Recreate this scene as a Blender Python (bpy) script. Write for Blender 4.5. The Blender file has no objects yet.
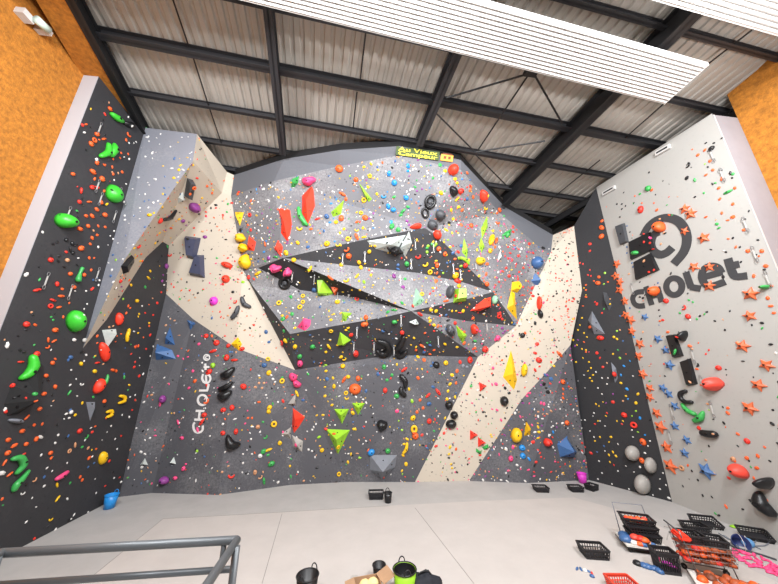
import bpy, bmesh, math, random
from mathutils import Vector, Matrix
from mathutils.bvhtree import BVHTree
random.seed(7)
SC = bpy.context.scene
COL = SC.collection
R = math.radians

# ------------------------------------------------------------------ camera model (778 x 584)
F = 285.0; PITCH = R(16.5); YAW = R(6.9057); CAMZ = 3.9
CAM = Vector((0, 0, CAMZ))
FW = Vector((math.sin(YAW)*math.cos(PITCH), math.cos(YAW)*math.cos(PITCH), math.sin(PITCH)))
RT = Vector((math.cos(YAW), -math.sin(YAW), 0))
UP = RT.cross(FW)
def ray(x, y): return FW + RT*((x-389)/F) + UP*((292-y)/F)
def atY(x, y, Y):
    d = ray(x, y); return CAM + d*(Y/d.y)
def atX(x, y, X):
    d = ray(x, y); return CAM + d*(X/d.x)
def atZ(x, y, Z):
    d = ray(x, y); return CAM + d*((Z-CAMZ)/d.z)
def flo(x, y): return atZ(x, y, 0.0)
def onplane(x, y, p, n):
    d = ray(x, y); return CAM + d*((p-CAM).dot(n)/d.dot(n))
RA, RB, RC = 11.9+.036*10.4+.0757*9.84, -.036, -.0757
def roofz(X, Y): return RA + RB*X + RC*Y
def roof(x, y, drop=0.0):
    d = ray(x, y); t = (RA-drop-CAMZ)/(d.z-RB*d.x-RC*d.y); return CAM + d*t
def depth(p): return (p-CAM).dot(FW)

# ------------------------------------------------------------------ materials
def lin(c):
    c = c/255.0
    return c/12.92 if c <= .04045 else ((c+.055)/1.055)**2.4
def rgb(r, g, b): return (lin(r), lin(g), lin(b), 1)
MATS = {}
def mat(name, col, rough=.6, metal=0, noise=None, bump=None, emit=None, spec=None):
    if name in MATS: return MATS[name]
    m = bpy.data.materials.new(name); m.use_nodes = True
    nt = m.node_tree; b = nt.nodes['Principled BSDF']
    b.inputs['Base Color'].default_value = col
    b.inputs['Roughness'].default_value = rough
    b.inputs['Metallic'].default_value = metal
    if spec is not None: b.inputs['Specular IOR Level'].default_value = spec
    tc = nt.nodes.new('ShaderNodeTexCoord')
    if noise:
        sc, amt = noise[0], noise[1]
        n = nt.nodes.new('ShaderNodeTexNoise'); n.inputs['Scale'].default_value = sc
        n.inputs['Detail'].default_value = 5; n.inputs['Roughness'].default_value = .65
        nt.links.new(tc.outputs['Object'], n.inputs['Vector'])
        r = nt.nodes.new('ShaderNodeValToRGB')
        r.color_ramp.elements[0].position = .3; r.color_ramp.elements[1].position = .7
        a = 1-amt; z = 1+amt
        r.color_ramp.elements[0].color = (col[0]*a, col[1]*a, col[2]*a, 1)
        r.color_ramp.elements[1].color = (min(1, col[0]*z), min(1, col[1]*z), min(1, col[2]*z), 1)
        nt.links.new(n.outputs['Fac'], r.inputs['Fac'])
        nt.links.new(r.outputs['Color'], b.inputs['Base Color'])
    if bump:
        n2 = nt.nodes.new('ShaderNodeTexNoise'); n2.inputs['Scale'].default_value = bump[0]
        nt.links.new(tc.outputs['Object'], n2.inputs['Vector'])
        bp = nt.nodes.new('ShaderNodeBump'); bp.inputs['Strength'].default_value = bump[1]
        bp.inputs['Distance'].default_value = .02
        nt.links.new(n2.outputs['Fac'], bp.inputs['Height'])
        nt.links.new(bp.outputs['Normal'], b.inputs['Normal'])
    if emit:
        b.inputs['Emission Color'].default_value = emit[0]; b.inputs['Emission Strength'].default_value = emit[1]
    MATS[name] = m
    return m
def panel_mat(name, col, chalk=.5, holes=.35, chalkcol=(200, 198, 196)):
    """painted climbing panel: fine insert holes and rubbed chalk smears"""
    m = mat(name, col, .75); nt = m.node_tree; b = nt.nodes['Principled BSDF']
    tc = next(n for n in nt.nodes if n.type == 'TEX_COORD')
    big = nt.nodes.new('ShaderNodeTexNoise'); big.inputs['Scale'].default_value = .6; big.inputs['Detail'].default_value = 6
    nt.links.new(tc.outputs['Object'], big.inputs['Vector'])
    fine = nt.nodes.new('ShaderNodeTexNoise'); fine.inputs['Scale'].default_value = 15; fine.inputs['Detail'].default_value = 6; fine.inputs['Roughness'].default_value = .75
    nt.links.new(tc.outputs['Object'], fine.inputs['Vector'])
    mul = nt.nodes.new('ShaderNodeMath'); mul.operation = 'MULTIPLY'
    nt.links.new(big.outputs['Fac'], mul.inputs[0]); nt.links.new(fine.outputs['Fac'], mul.inputs[1])
    mr = nt.nodes.new('ShaderNodeMapRange'); mr.inputs['From Min'].default_value = .24; mr.inputs['From Max'].default_value = .46
    mr.inputs['To Max'].default_value = chalk
    nt.links.new(mul.outputs[0], mr.inputs['Value'])
    mx = nt.nodes.new('ShaderNodeMix'); mx.data_type = 'RGBA'
    mx.inputs['A'].default_value = col; mx.inputs['B'].default_value = rgb(*chalkcol)
    nt.links.new(mr.outputs['Result'], mx.inputs['Factor'])
    vo = nt.nodes.new('ShaderNodeTexVoronoi'); vo.inputs['Scale'].default_value = 5.2; vo.inputs['Randomness'].default_value = .35
    nt.links.new(tc.outputs['Object'], vo.inputs['Vector'])
    lt = nt.nodes.new('ShaderNodeMath'); lt.operation = 'LESS_THAN'; lt.inputs[1].default_value = .13
    nt.links.new(vo.outputs['Distance'], lt.inputs[0])
    m2 = nt.nodes.new('ShaderNodeMath'); m2.operation = 'MULTIPLY'; m2.inputs[1].default_value = holes
    nt.links.new(lt.outputs[0], m2.inputs[0])
    mx2 = nt.nodes.new('ShaderNodeMix'); mx2.data_type = 'RGBA'
    mx2.inputs['B'].default_value = rgb(25, 25, 27)
    nt.links.new(m2.outputs[0], mx2.inputs['Factor']); nt.links.new(mx.outputs['Result'], mx2.inputs['A'])
    nt.links.new(mx2.outputs['Result'], b.inputs['Base Color'])
    return m
M_GREY = panel_mat('painted_grey_panel', rgb(80, 80, 85), .25, .45)
M_BAND = panel_mat('smooth_grey_panel', rgb(96, 98, 104), .05, .0)
M_UP = panel_mat('chalked_grey_panel', rgb(112, 112, 116), .5, .5)
M_DARK = panel_mat('charcoal_panel', rgb(50, 50, 53), .10, .5, (120, 120, 120))
M_SHADE = panel_mat('shaded_grey_overhang_panel', rgb(62, 62, 66), .12, .5, (130, 130, 130))  # wall grey with the underside's shading put into its colour
M_BLACK = panel_mat('black_panel', rgb(40, 40, 43), .06, .5, (120, 120, 120))
M_CREAM = panel_mat('cream_panel', rgb(194, 184, 168), .10, .22, (212, 204, 192))
M_PALE = panel_mat('pale_grey_panel', rgb(172, 170, 165), .10, .05, (190, 187, 182))
M_BLUEGREY = panel_mat('bluish_grey_panel', rgb(132, 134, 143), .35, .10)
M_ORANGE = mat('orange_wood_wool', rgb(176, 112, 36), .9, noise=(9, .35), bump=(30, .6))
M_STEEL = mat('charcoal_steel', rgb(52, 52, 55), .5, .2)
M_BLKSTEEL = mat('black_steel', rgb(24, 24, 26), .55)
M_SHEET = mat('galvanised_sheet', rgb(180, 175, 167), .6, .0, noise=(.5, .08))
M_WHITE = mat('white_enamel', rgb(205, 203, 200), .45)
M_WSTRIP = mat('white_edge_paint', rgb(160, 158, 164), .7, noise=(1.5, .06))
M_MAT = mat('pale_mat_vinyl', rgb(188, 182, 177), .8, noise=(1.2, .05), bump=(60, .05))
M_MATG = mat('grey_mat_vinyl', rgb(176, 173, 170), .8, noise=(1.5, .06), bump=(60, .05))
M_SEAM = mat('seam_grey', rgb(140, 135, 130), .9)
M_RAIL = mat('grey_painted_rail', rgb(98, 102, 105), .4, .3)
M_PAINTK = mat('dark_wall_paint', rgb(66, 65, 66), .8)
M_PAINTW = mat('white_wall_paint', rgb(215, 212, 210), .8)
HC = dict(o=('orange', rgb(236, 98, 40)), r=('red', rgb(228, 52, 38)), g=('green', rgb(60, 165, 80)), l=('lime', rgb(150, 205, 50)),
          y=('yellow', rgb(238, 190, 20)), k=('black', rgb(26, 26, 28)), w=('white', rgb(226, 224, 220)), b=('blue', rgb(62, 100, 150)),
          B=('sky blue', rgb(40, 140, 215)), p=('pink', rgb(238, 75, 130)), P=('purple', rgb(140, 62, 140)), t=('tan', rgb(208, 150, 110)),
          n=('grey', rgb(120, 124, 132)), s=('orange', rgb(214, 100, 55)), S=('blue', rgb(72, 110, 160)),
          G=('bright green', rgb(60, 190, 50)), N=('navy', rgb(66, 70, 92)), W=('pale', rgb(196, 204, 200)), R=('scarlet', rgb(240, 60, 35)),
          M=('pale green', rgb(150, 205, 165)), F=('fuchsia', rgb(215, 60, 190)), D=('dark grey', rgb(70, 72, 76)), L=('stone grey', rgb(168, 164, 158)),
          C=('coral', rgb(240, 78, 62)))
HM = {k: mat('resin_'+v[0].replace(' ', '_')+'_'+str(ord(k)), v[1], .38 if k in 'kGlgNbB' else .5, noise=(6, .10)) for k, v in HC.items()}
M_BOLT = mat('dark_bolt', rgb(40, 40, 42), .4, .6)

# ------------------------------------------------------------------ object helpers
def link(name, me, m=None, parent=None, smooth=False):
    o = bpy.data.objects.new(name, me); COL.objects.link(o)
    if m is not None:
        for mm in (m if isinstance(m, (list, tuple)) else [m]): me.materials.append(mm)
    if smooth:
        for p in me.polygons: p.use_smooth = True
    if parent is not None: o.parent = parent
    return o
def bmobj(name, bm, m, parent=None, smooth=False):
    me = bpy.data.meshes.new(name); bm.normal_update(); bm.to_mesh(me); bm.free()
    return link(name, me, m, parent, smooth)
def pyobj(name, vs, fs, m, parent=None, smooth=False):
    me = bpy.data.meshes.new(name); me.from_pydata([tuple(v) for v in vs], [], fs); me.update()
    return link(name, me, m, parent, smooth)
def tag(o, label, cat, group=None):
    o['label'] = label; o['category'] = cat
    if group: o['group'] = group
    return o
def struct(o): o['kind'] = 'structure'; return o
def empty(name, loc, rz=0, basis=None):
    o = bpy.data.objects.new(name, None); COL.objects.link(o)
    if basis is not None: o.matrix_world = basis
    else: o.location = loc; o.rotation_euler = (0, 0, rz)
    o.empty_display_size = .1
    return o
def add_box(bm, c, s, mtx=None):
    r = bmesh.ops.create_cube(bm, size=1)
    M = Matrix.Translation(Vector(c)) @ Matrix.Diagonal((s[0], s[1], s[2], 1))
    if mtx is not None: M = mtx @ M
    bmesh.ops.transform(bm, matrix=M, verts=r['verts']); return r['verts']
def frame(p, q, up=Vector((0, 0, 1))):
    """x along p->q, z close to up"""
    x = (q-p).normalized(); y = up.cross(x)
    if y.length < 1e-4: y = Vector((0, 1, 0)).cross(x)
    y.normalize(); z = x.cross(y)
    return Matrix((x, y, z)).transposed().to_4x4()
def add_bar(bm, p, q, w, h, up=Vector((0, 0, 1))):
    p = Vector(p); q = Vector(q)
    M = Matrix.Translation((p+q)/2) @ frame(p, q, up)
    return add_box(bm, (0, 0, 0), ((q-p).length, w, h), M)
def add_ibeam(bm, p, q, w, h, t=.02):
    p = Vector(p); q = Vector(q); M = Matrix.Translation((p+q)/2) @ frame(p, q); L = (q-p).length
    add_box(bm, (0, 0, 0), (L, t*1.2, h), M); add_box(bm, (0, 0, h/2-t/2), (L, w, t), M); add_box(bm, (0, 0, -h/2+t/2), (L, w, t), M)
def add_tube(bm, pts, rad, seg=8, closed=False, cap=True):
    pts = [Vector(p) for p in pts]; n = len(pts)
    if not isinstance(rad, (list, tuple)): rad = [rad]*n
    rings = []; prev = None
    for i, p in enumerate(pts):
        if closed: t = pts[(i+1) % n]-pts[i-1]
        else: t = pts[min(i+1, n-1)]-pts[max(i-1, 0)]
        t.normalize()
        if prev is None:
            a = Vector((0, 0, 1)) if abs(t.z) < .9 else Vector((1, 0, 0))
            u = t.cross(a).normalized()
        else:
            u = prev-t*prev.dot(t)
            u = u.normalized() if u.length > 1e-6 else t.orthogonal().normalized()
        prev = u; v = t.cross(u)
        rings.append([bm.verts.new(p+(u*math.cos(2*math.pi*k/seg)+v*math.sin(2*math.pi*k/seg))*rad[i]) for k in range(seg)])
    for i in range(n if closed else n-1):
        a, b = rings[i], rings[(i+1) % n]
        for k in range(seg): bm.faces.new((a[k], a[(k+1) % seg], b[(k+1) % seg], b[k]))
    if cap and not closed:
        bm.faces.new(rings[0][::-1]); bm.faces.new(rings[-1])
def add_lathe(bm, prof, seg=24, loc=(0, 0, 0), capb=True, capt=False):
    rs = []
    for r, z in prof:
        rs.append([bm.verts.new((loc[0]+r*math.cos(2*math.pi*k/seg), loc[1]+r*math.sin(2*math.pi*k/seg), loc[2]+z)) for k in range(seg)])
    for a, b in zip(rs, rs[1:]):
        for k in range(seg): bm.faces.new((a[k], a[(k+1) % seg], b[(k+1) % seg], b[k]))
    if capb: bm.faces.new(rs[0][::-1])
    if capt: bm.faces.new(rs[-1])

# ------------------------------------------------------------------ the climbing walls
XL, XR = -7.7, 10.4
V = {}
def base(n, x, y): V[n] = flo(x, y)
V['L0'] = Vector((XL, 7.2, 0)); V['L0t'] = Vector((XL, 7.2, roofz(XL, 7.2)))
for n, x, y in (('b1', 118, 497), ('b2', 152, 493), ('b3', 218, 495), ('b4', 290, 485), ('b5', 346, 482), ('b6', 415, 482),
                ('b7', 469, 481), ('b8', 528, 483), ('b9', 559, 477), ('b10', 589, 480)): base(n, x, y)
V['b1'] = Vector((XL, 12.2, 0))
V['rc'] = Vector((XR, 9.6, 0)); V['rct'] = Vector((XR, 9.6, roofz(XR, 9.6)))
V['r0'] = Vector((XR, 5.45, 0)); V['r0t'] = Vector((XR, 5.45, 11.45))
def P(n, x, y, Y): V[n] = atY(x, y, Y)
V['Lback'] = Vector((XL, 12.2, roofz(XL, 12.2)))
# left: pale prow and beige underside
V['t1'] = Vector((XL, 9.12, roofz(XL, 9.12)-.15)); P('q0', 197, 134, 8.95)
nL1 = (V['q0']-V['t1']).cross(Vector((0, 0, 1)))
V['a1'] = onplane(193, 161, V['t1'], nL1); V['a2'] = onplane(125, 259, V['t1'], nL1); V['a3'] = atX(83, 348, XL)
V['q1'] = roof(227, 172, .3); V['m0'] = roof(234, 175, .3)
P('q2', 222, 193, 11.0); P('q3', 157, 257, 11.85); V['q4'] = atX(107, 319, XL)
P('c1', 163, 291, 12.2); P('c2', 193, 319, 12.25); P('c3', 236, 348, 12.0)
P('e1', 231, 196, 11.05); P('e2', 243, 270, 11.75); P('e3', 295, 370, 12.62); P('e4', 252, 285, 11.75)
# main prow
for n, x, y in (('m1', 284, 159), ('m2', 340, 150), ('m3', 400, 146), ('m4', 461, 160), ('m5', 505, 207)): V[n] = roof(x, y, .32)
P('m6', 553, 235, 11.25)
for n, x, y, Y in (('n0', 231, 196, 11.05), ('n1', 274, 181, 9.98), ('n2', 340, 166, 9.25), ('n3', 400, 155, 8.62), ('n4', 461, 170, 8.9), ('n5', 500, 213, 10.9), ('n6', 545, 252, 11.1)): P(n, x, y, Y)
for n, x, y, Y in (('A', 283, 258, 10.75), ('r1', 408, 231, 9.85), ('r2', 437, 236, 10.0), ('r3', 493, 292, 10.95), ('ar', 357, 241, 10.2),
                   ('v1', 419, 273, 10.75), ('v1b', 462, 282, 10.9), ('s1', 411, 311, 10.7), ('k1', 258, 268, 11.45), ('w2a', 300, 290, 11.65), ('w2b', 352, 297, 11.5),
                   ('p1', 290, 334, 11.55), ('p2', 390, 316, 10.95), ('s3', 478, 357, 12.0), ('w2', 390, 355, 12.45), ('z1', 467, 299, 10.75), ('z2', 466, 321, 11.25),
                   ('z3', 516, 326, 11.3), ('um', 551, 252, 11.0), ('zd', 506, 310, 11.15), ('cm', 425, 228, 9.85)): P(n, x, y, Y)
# right
for n, x, y, Y in (('x1', 543, 294, 11.1), ('x2', 570, 345, 11.45), ('x3', 522, 399, 11.95), ('x4', 547, 372, 11.75)): P(n, x, y, Y)
nRD = (V['rc']-V['b10']).cross(Vector((0, 0, 1)))
V['d1'] = onplane(574, 226, V['rc'], nRD); V['d2'] = onplane(582, 290, V['rc'], nRD); V['d3'] = onplane(571, 345, V['rc'], nRD)
nX = (V['x1']-V['s3']).cross(V['x3']-V['s3'])
for q_, x_, y_ in (('z3', 516, 326), ('x4', 547, 372), ('x2', 570.5, 345)): V[q_] = onplane(x_, y_, V['s3'], nX)
V['dt'] = Vector((V['b10'].x, V['b10'].y, roofz(V['b10'].x, V['b10'].y)))
FAC = [  # name, material, vertices
 ('dark left side wall', 'L', M_DARK, 'L0 b1 Lback L0t'),
 ('pale prow on the left', 'B', M_BLUEGREY, 't1 q0 a1 a2 a3'),
 ('beige slanted panel', 'B', M_CREAM, 'q0 q1 q2 q3 q4 a3 a2 a1'),
 ('left cream band', 'B', M_CREAM, 'q1 m0 e1 q2'), ('left cream band', 'B', M_CREAM, 'q2 e1 e2 q3'), ('left cream band', 'B', M_CREAM, 'q3 e2 e3 c3 c2 c1'),
 ('lower left grey panel', 'B', M_GREY, 'b1 b2 c2 c1'), ('lower left grey panel', 'B', M_GREY, 'b2 b3 c3 c2'),
 ('lower left grey panel', 'B', M_GREY, 'b3 b4 b5 e3 c3'),
 ('lower grey panel', 'B', M_GREY, 'b5 b6 s3 w2 e3'),
 ('band', 'B', M_BAND, 'm0 m1 n1 n0'), ('band', 'B', M_BAND, 'm1 m2 n2 n1'), ('band', 'B', M_BAND, 'm2 m3 n3 n2'), ('band', 'B', M_BAND, 'm3 m4 n4 n3'),
 ('band', 'B', M_BAND, 'm4 m5 n5 n4'), ('band', 'B', M_BAND, 'm5 m6 um n6 n5'),
 ('upper grey overhang', 'B', M_UP, 'n0 n1 A k1 e2 e1'), ('upper grey overhang', 'B', M_UP, 'n1 n2 n3 cm r1 ar A'), ('upper grey overhang', 'B', M_UP, 'n3 n4 cm'),
 ('upper right grey overhang', 'B', M_UP, 'n4 n5 n6 um z3 zd r3 r2 cm'), ('upper grey overhang', 'B', M_DARK, 'r1 cm r2'),
 ('upper dark roof band', 'B', M_DARK, 'A ar r1 v1'), ('upper dark roof band', 'B', M_DARK, 'r1 r2 v1b v1'), ('upper dark roof band', 'B', M_DARK, 'r2 r3 v1b'),
 ('middle grey wedge', 'B', M_UP, 'A v1 s1'), ('middle grey wedge', 'B', M_UP, 'v1 v1b z1 s1'), ('middle grey wedge', 'B', M_UP, 'v1b r3 z1'),
 ('middle dark roof band', 'B', M_BLACK, 'k1 A w2b w2a'), ('middle dark roof band', 'B', M_BLACK, 'A s1 w2b'),
 ('lower grey wedge', 'B', M_UP, 'e2 k1 w2a p1 e4'), ('lower grey wedge', 'B', M_UP, 'w2a w2b p2 p1'), ('lower grey wedge', 'B', M_UP, 'w2b s1 p2'),
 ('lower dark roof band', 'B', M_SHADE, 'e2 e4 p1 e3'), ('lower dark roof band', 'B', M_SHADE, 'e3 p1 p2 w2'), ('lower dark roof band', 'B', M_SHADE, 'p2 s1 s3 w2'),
 ('right dark band', 'B', M_DARK, 's1 z1 z2'), ('right dark band', 'B', M_DARK, 'z1 r3 zd z3 z2'),
 ('right grey wedge', 'B', M_UP, 's1 z2 z3 s3'),
 ('right cream band', 'B', M_CREAM, 's3 z3 x1 x2 x4 x3'), ('right cream band', 'B', M_CREAM, 's3 x3 b7 b6'),
 ('upper right cream panel', 'B', M_CREAM, 'm6 d1 d2 x2 x1 um'), ('right cream band', 'B', M_CREAM, 'um x1 z3'),
 ('lower right grey panel', 'B', M_GREY, 'x3 x4 b8 b7'), ('lower right grey panel', 'B', M_GREY, 'x4 x2 b10 b9 b8'),
 ('dark right corner wall', 'D', M_BLACK, 'b10 rc rct d1 d2 d3'),
 ('pale right wall', 'R', M_PALE, 'rc r0 r0t rct'),
]
allv, allf, finfo = [], [], []
groups = {}
def tri_fan(idx):
    pts = [allv[i] for i in idx]
    n = Vector((0, 0, 0))
    for i in range(len(pts)): n += pts[i].cross(pts[(i+1) % len(pts)])
    from mathutils.geometry import tessellate_polygon
    return [tuple(idx[k] for k in t) for t in tessellate_polygon([pts])]
index = {}
for nm, wall, m, vs in FAC:
    idx = []
    for v in vs.split():
        if v not in index: index[v] = len(allv); allv.append(V[v])
        idx.append(index[v])
    tris = tri_fan(idx)
    for t in tris:
        a, b, c = (allv[i] for i in t)
        nn = (b-a).cross(c-a)
        if nn.length < 1e-7: continue
        if nn.dot(CAM-a) < 0: t = (t[0], t[2], t[1])
        allf.append(t); finfo.append((nm, wall)); groups.setdefault(wall, []).append((t, m))
def build_wall(name, wall):
    used = {}; vs = []; fs = []; ms = []; mi = []
    for t, m in groups[wall]:
        f = []
        for i in t:
            if i not in used: used[i] = len(vs); vs.append(allv[i])
            f.append(used[i])
        fs.append(f)
        if m not in ms: ms.append(m)
        mi.append(ms.index(m))
    o = pyobj(name, vs, fs, ms)
    for p, k in zip(o.data.polygons, mi): p.material_index = k
    return struct(o)
build_wall('wall_left', 'L'); build_wall('wall_back', 'B'); build_wall('wall_corner', 'D'); build_wall('wall_right', 'R')
WALLTREE = BVHTree.FromPolygons([tuple(v) for v in allv], allf)
feat_v, feat_f = [], []

def wallhit(x, y, tree=None):
    d = ray(x, y).normalized()
    loc, n, i, dist = (tree or WALLTREE).ray_cast(CAM, d)
    if loc is None: return None
    if n.dot(d) > 0: n = -n
    return loc, n, i

# ------------------------------------------------------------------ the hall round the walls
# end returns of the side walls, orange acoustic walls, building rear wall
bm = bmesh.new(); add_box(bm, ((XL-.43)+.2, 7.2+.05, 6.3), (.43, .1, 12.5)); struct(bmobj('trim_1', bm, mat('white_end_paint', rgb(178, 178, 183), .7)))
bm = bmesh.new(); add_box(bm, (XR+.45, 5.502, 5.7), (.86, .1, 11.4)); struct(bmobj('trim_2', bm, M_WSTRIP))
bm = bmesh.new(); add_box(bm, (XR+.036, 5.446, 5.7), (.035, .012, 11.4)); struct(bmobj('trim_3', bm, M_WHITE))
bm = bmesh.new(); add_box(bm, (-8.2, -.1, 6.8), (.2, 14.6, 13.6)); struct(bmobj('wall_left_front', bm, M_ORANGE))
bm = bmesh.new(); add_box(bm, (11.37, -.9, 6.5), (.2, 12.7, 13.0)); struct(bmobj('wall_right_front', bm, M_ORANGE))
bm = bmesh.new(); add_box(bm, (1.5, 15.1, 6.3), (24, .2, 12.6)); struct(bmobj('wall_rear', bm, M_BLKSTEEL))
bm = bmesh.new(); add_box(bm, (-8.2, 11.2, 6.4), (.2, 8, 12.8)); struct(bmobj('wall_left_rear', bm, M_BLKSTEEL))
bm = bmesh.new(); add_box(bm, (12.6, 10.4, 6), (.2, 9.6, 12)); struct(bmobj('wall_right_rear', bm, M_BLKSTEEL))
# floor: pale mats with a grey strip along the walls
gv = [Vector((-8.3, -7.2, 0)), Vector((12.6, -7.2, 0)), Vector((12.6, 15.2, 0)), Vector((-8.3, 15.2, 0))]
struct(pyobj('floor', gv, [(0, 1, 2, 3)], M_MATG))
inn = [(-5.12, -7), (-5.12, 7.89), (-5.24, 10.34), (-4.2, 10.36), (-2.02, 10.36), (1.29, 10.42), (4.39, 10.41), (7.5, 10.3), (8.3, 9.1), (8.46, 7.58), (8.5, -7)]
bm = bmesh.new()
top = [bm.verts.new((x, y, .006)) for x, y in inn]; bot = [bm.verts.new((x, y, 0)) for x, y in inn]
bm.faces.new(top[::-1])
for i in range(len(inn)): bm.faces.new((top[i], top[(i+1) % len(inn)], bot[(i+1) % len(inn)], bot[i]))
bmesh.ops.recalc_face_normals(bm, faces=bm.faces)
struct(bmobj('floor_mats', bm, M_MAT))
bm = bmesh.new()
def seam(a, b): add_bar(bm, flo(*a)+Vector((0, 0, .0065)), flo(*b)+Vector((0, 0, .0065)), .014, .004)
for a, b in (((415, 508), (474, 584)), ((282, 514), (262, 584)), ((93, 576), (163, 519)), ((163, 519), (202, 517)), ((202, 517), (390, 506))): seam(a, b)
struct(bmobj('trim_4', bm, M_SEAM))
# mezzanine the picture is taken from
bm = bmesh.new(); add_box(bm, (-2.0, -.7, 1.9), (5.2, 6.2, .3)); struct(bmobj('floor_mezzanine', bm, M_MATG))

# roof sheet: trapezoidal ribs running down the slope
e2 = Vector((-.13, .9915, 0)); e1 = Vector((.9915, .13, 0)) ; e1 = Vector((1, .06, 0)).normalized()
O = Vector((0, 4, 0)); vs = []; fs = []
prof = []
s = -13.0
while s < 16:
    prof += [(s, 0), (s+.13, 0), (s+.165, .045), (s+.235, .045)]; s += .27
for t in (-12.0, 12.5):
    for a, h in prof:
        p = O+e1*a+e2*t; vs.append((p.x, p.y, roofz(p.x, p.y)+.12+h))
n = len(prof)
fs = [(i, i+1, n+i+1, n+i) for i in range(n-1)]
struct(pyobj('ceiling', vs, fs, M_SHEET))
# purlins and rafters
def rp(a, t, drop):
    p = O+e1*a+e2*t; return Vector((p.x, p.y, roofz(p.x, p.y)-drop))
k = 0
for Y0 in (3.72, 5.2, 6.67, 8.3, 9.82, 11.2, 12.9, 2.2, .7, -.8):
    bm = bmesh.new(); p = Vector((-8.05, Y0-.055*8.05, 0)); q = Vector((12.45, Y0+.055*12.45, 0)); big = abs(Y0-6.67) < .01
    p.z = roofz(p.x, p.y)-.02; q.z = roofz(q.x, q.y)-.02
    add_ibeam(bm, p, q, .12 if not big else .2, .2 if not big else .26, .025); struct(bmobj('purlin', bm, M_STEEL))
for (x0, y0), (x1, y1), w, h in (((75, 0), (108, 62), .2, .4), ((268, 0), (283, 150), .22, .36), ((457, 50), (420, 140), .24, .4), ((690, 10), (505, 200), .3, .55), ((778, 88), (593, 198), .14, .3)):
    a = roof(x0, y0, .25); b = roof(x1, y1, .25); d = (b-a).normalized()
    ta = (-5-a.y)/d.y; tb = (14.6-a.y)/d.y
    bm = bmesh.new(); add_ibeam(bm, a+d*ta, (b+d*.1) if x0 in (268, 457, 690) else a+d*tb, w, h, .04); struct(bmobj('rafter', bm, M_STEEL if x0 in (268, 457) else M_BLKSTEEL))
def rods(name, segs, r, drop, m):
    for a, b in segs:
        bm = bmesh.new(); add_tube(bm, [roof(*a, drop), roof(*b, drop)], r, 6); struct(bmobj(name, bm, m))
rods('brace_rod', [((531, 73), (446, 98)), ((529, 74), (478, 150)), ((534, 74), (562, 123)), ((436, 113), (474, 151)), ((476, 152), (545, 141)), ((476, 155), (506, 185)), ((680, 118), (668, 104))][:6], .028, .42, M_BLKSTEEL)
p = roof(75, 0, .2); q = roof(106, 62, .2); d = (q-p).normalized(); off = Vector((-.42, 0, 0))
bm = bmesh.new(); add_bar(bm, p-d*6+off, p+d*3.4+off*.8, .75, .42); struct(bmobj('eaves_shade_board', bm, M_ORANGE))  # added orange board; its downward face stands for the wall's shaded top
rods('sag_rod', [((173, 0), (189, 47)), ((193, 57), (208, 104)), ((208, 104), (222, 145)), ((366, 30), (360, 82)), ((357, 92), (353, 128)), ((668, 100), (625, 138)), ((600, 160), (540, 208)), ((752, 30), (708, 64)), ((778, 66), (755, 80))], .022, .05, M_BLKSTEEL)
bm = bmesh.new(); p = roof(531, 72, .42); add_box(bm, p, (.35, .2, .12)); struct(bmobj('brace_plate', bm, M_BLKSTEEL))
# black fascia closing the top of the climbing prow
tops = ['m0', 'm1', 'm2', 'm3', 'm4', 'm5', 'm6']
bm = bmesh.new()
for a, b in zip(tops, tops[1:]):
    p, q = V[a], V[b]; d = (q-p); d.z = 0; nn = Vector((-d.y, d.x, 0)).normalized()
    if nn.y < 0: nn = -nn
    h = .30
    vv = [bm.verts.new(x) for x in (p, q, q+Vector((0, 0, h)), p+Vector((0, 0, h)), p+nn*.5, q+nn*.5, q+nn*.5+Vector((0, 0, h)), p+nn*.5+Vector((0, 0, h)))]
    for f in ((0, 1, 2, 3), (4, 5, 6, 7), (0, 1, 5, 4), (3, 2, 6, 7), (0, 3, 7, 4), (1, 2, 6, 5)): bm.faces.new([vv[i] for i in f])
bmesh.ops.recalc_face_normals(bm, faces=bm.faces)
struct(bmobj('trim_5', bm, M_BLKSTEEL))
# ------------------------------------------------------------------ large holds and volumes
LM = []     # landmarks used when describing the small holds: (px, py, short name)
def basis_at(px, py, tree=None):
    h = wallhit(px, py, tree)
    if h is None: h = wallhit(px, py+3) or wallhit(px-4, py)
    loc, n, i = h
    up = Vector((0, 0, 1)); y = up-n*up.dot(n)
    y = y.normalized() if y.length > .05 else Vector((0, 1, 0))
    x = y.cross(n).normalized()
    B = Matrix((x, y, n)).transposed().to_4x4(); B.translation = loc
    return B, depth(loc)/F, i
def L2(B, px, py):
    p = onplane(px, py, B.translation, B.col[2].xyz)-B.translation
    return Vector((p.dot(B.col[0].xyz), p.dot(B.col[1].xyz), 0))
def register(o):
    """later holds may sit on this one"""
    M = o.matrix_world; k = len(feat_v)
    for v in o.data.vertices: feat_v.append(tuple(M @ v.co))
    for p in o.data.polygons: feat_f.append(tuple(k+i for i in p.vertices))
def bolt_on(o, at, r):
    bm = bmesh.new(); add_lathe(bm, [(r, -r*.6), (r, r*.35), (r*.6, r*.45)], 8, at, True, True)
    return bmobj('bolt', bm, M_BOLT, o)
def done(o, B, label, cat, group, px, py, short):
    o.matrix_world = B; tag(o, label, cat, group); FEAT.append((px, py, o.data.materials[0].name))
    bpy.context.view_layer.update() if False else None
    if short: LM.append((px, py, short))
    k = len(feat_v)
    for v in o.data.vertices: feat_v.append(tuple(B @ v.co))
    for p in o.data.polygons: feat_f.append(tuple(k+i for i in p.vertices))
    return o
FEAT = []
def cen(pts): return sum(p[0] for p in pts)/len(pts), sum(p[1] for p in pts)/len(pts)
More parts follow.
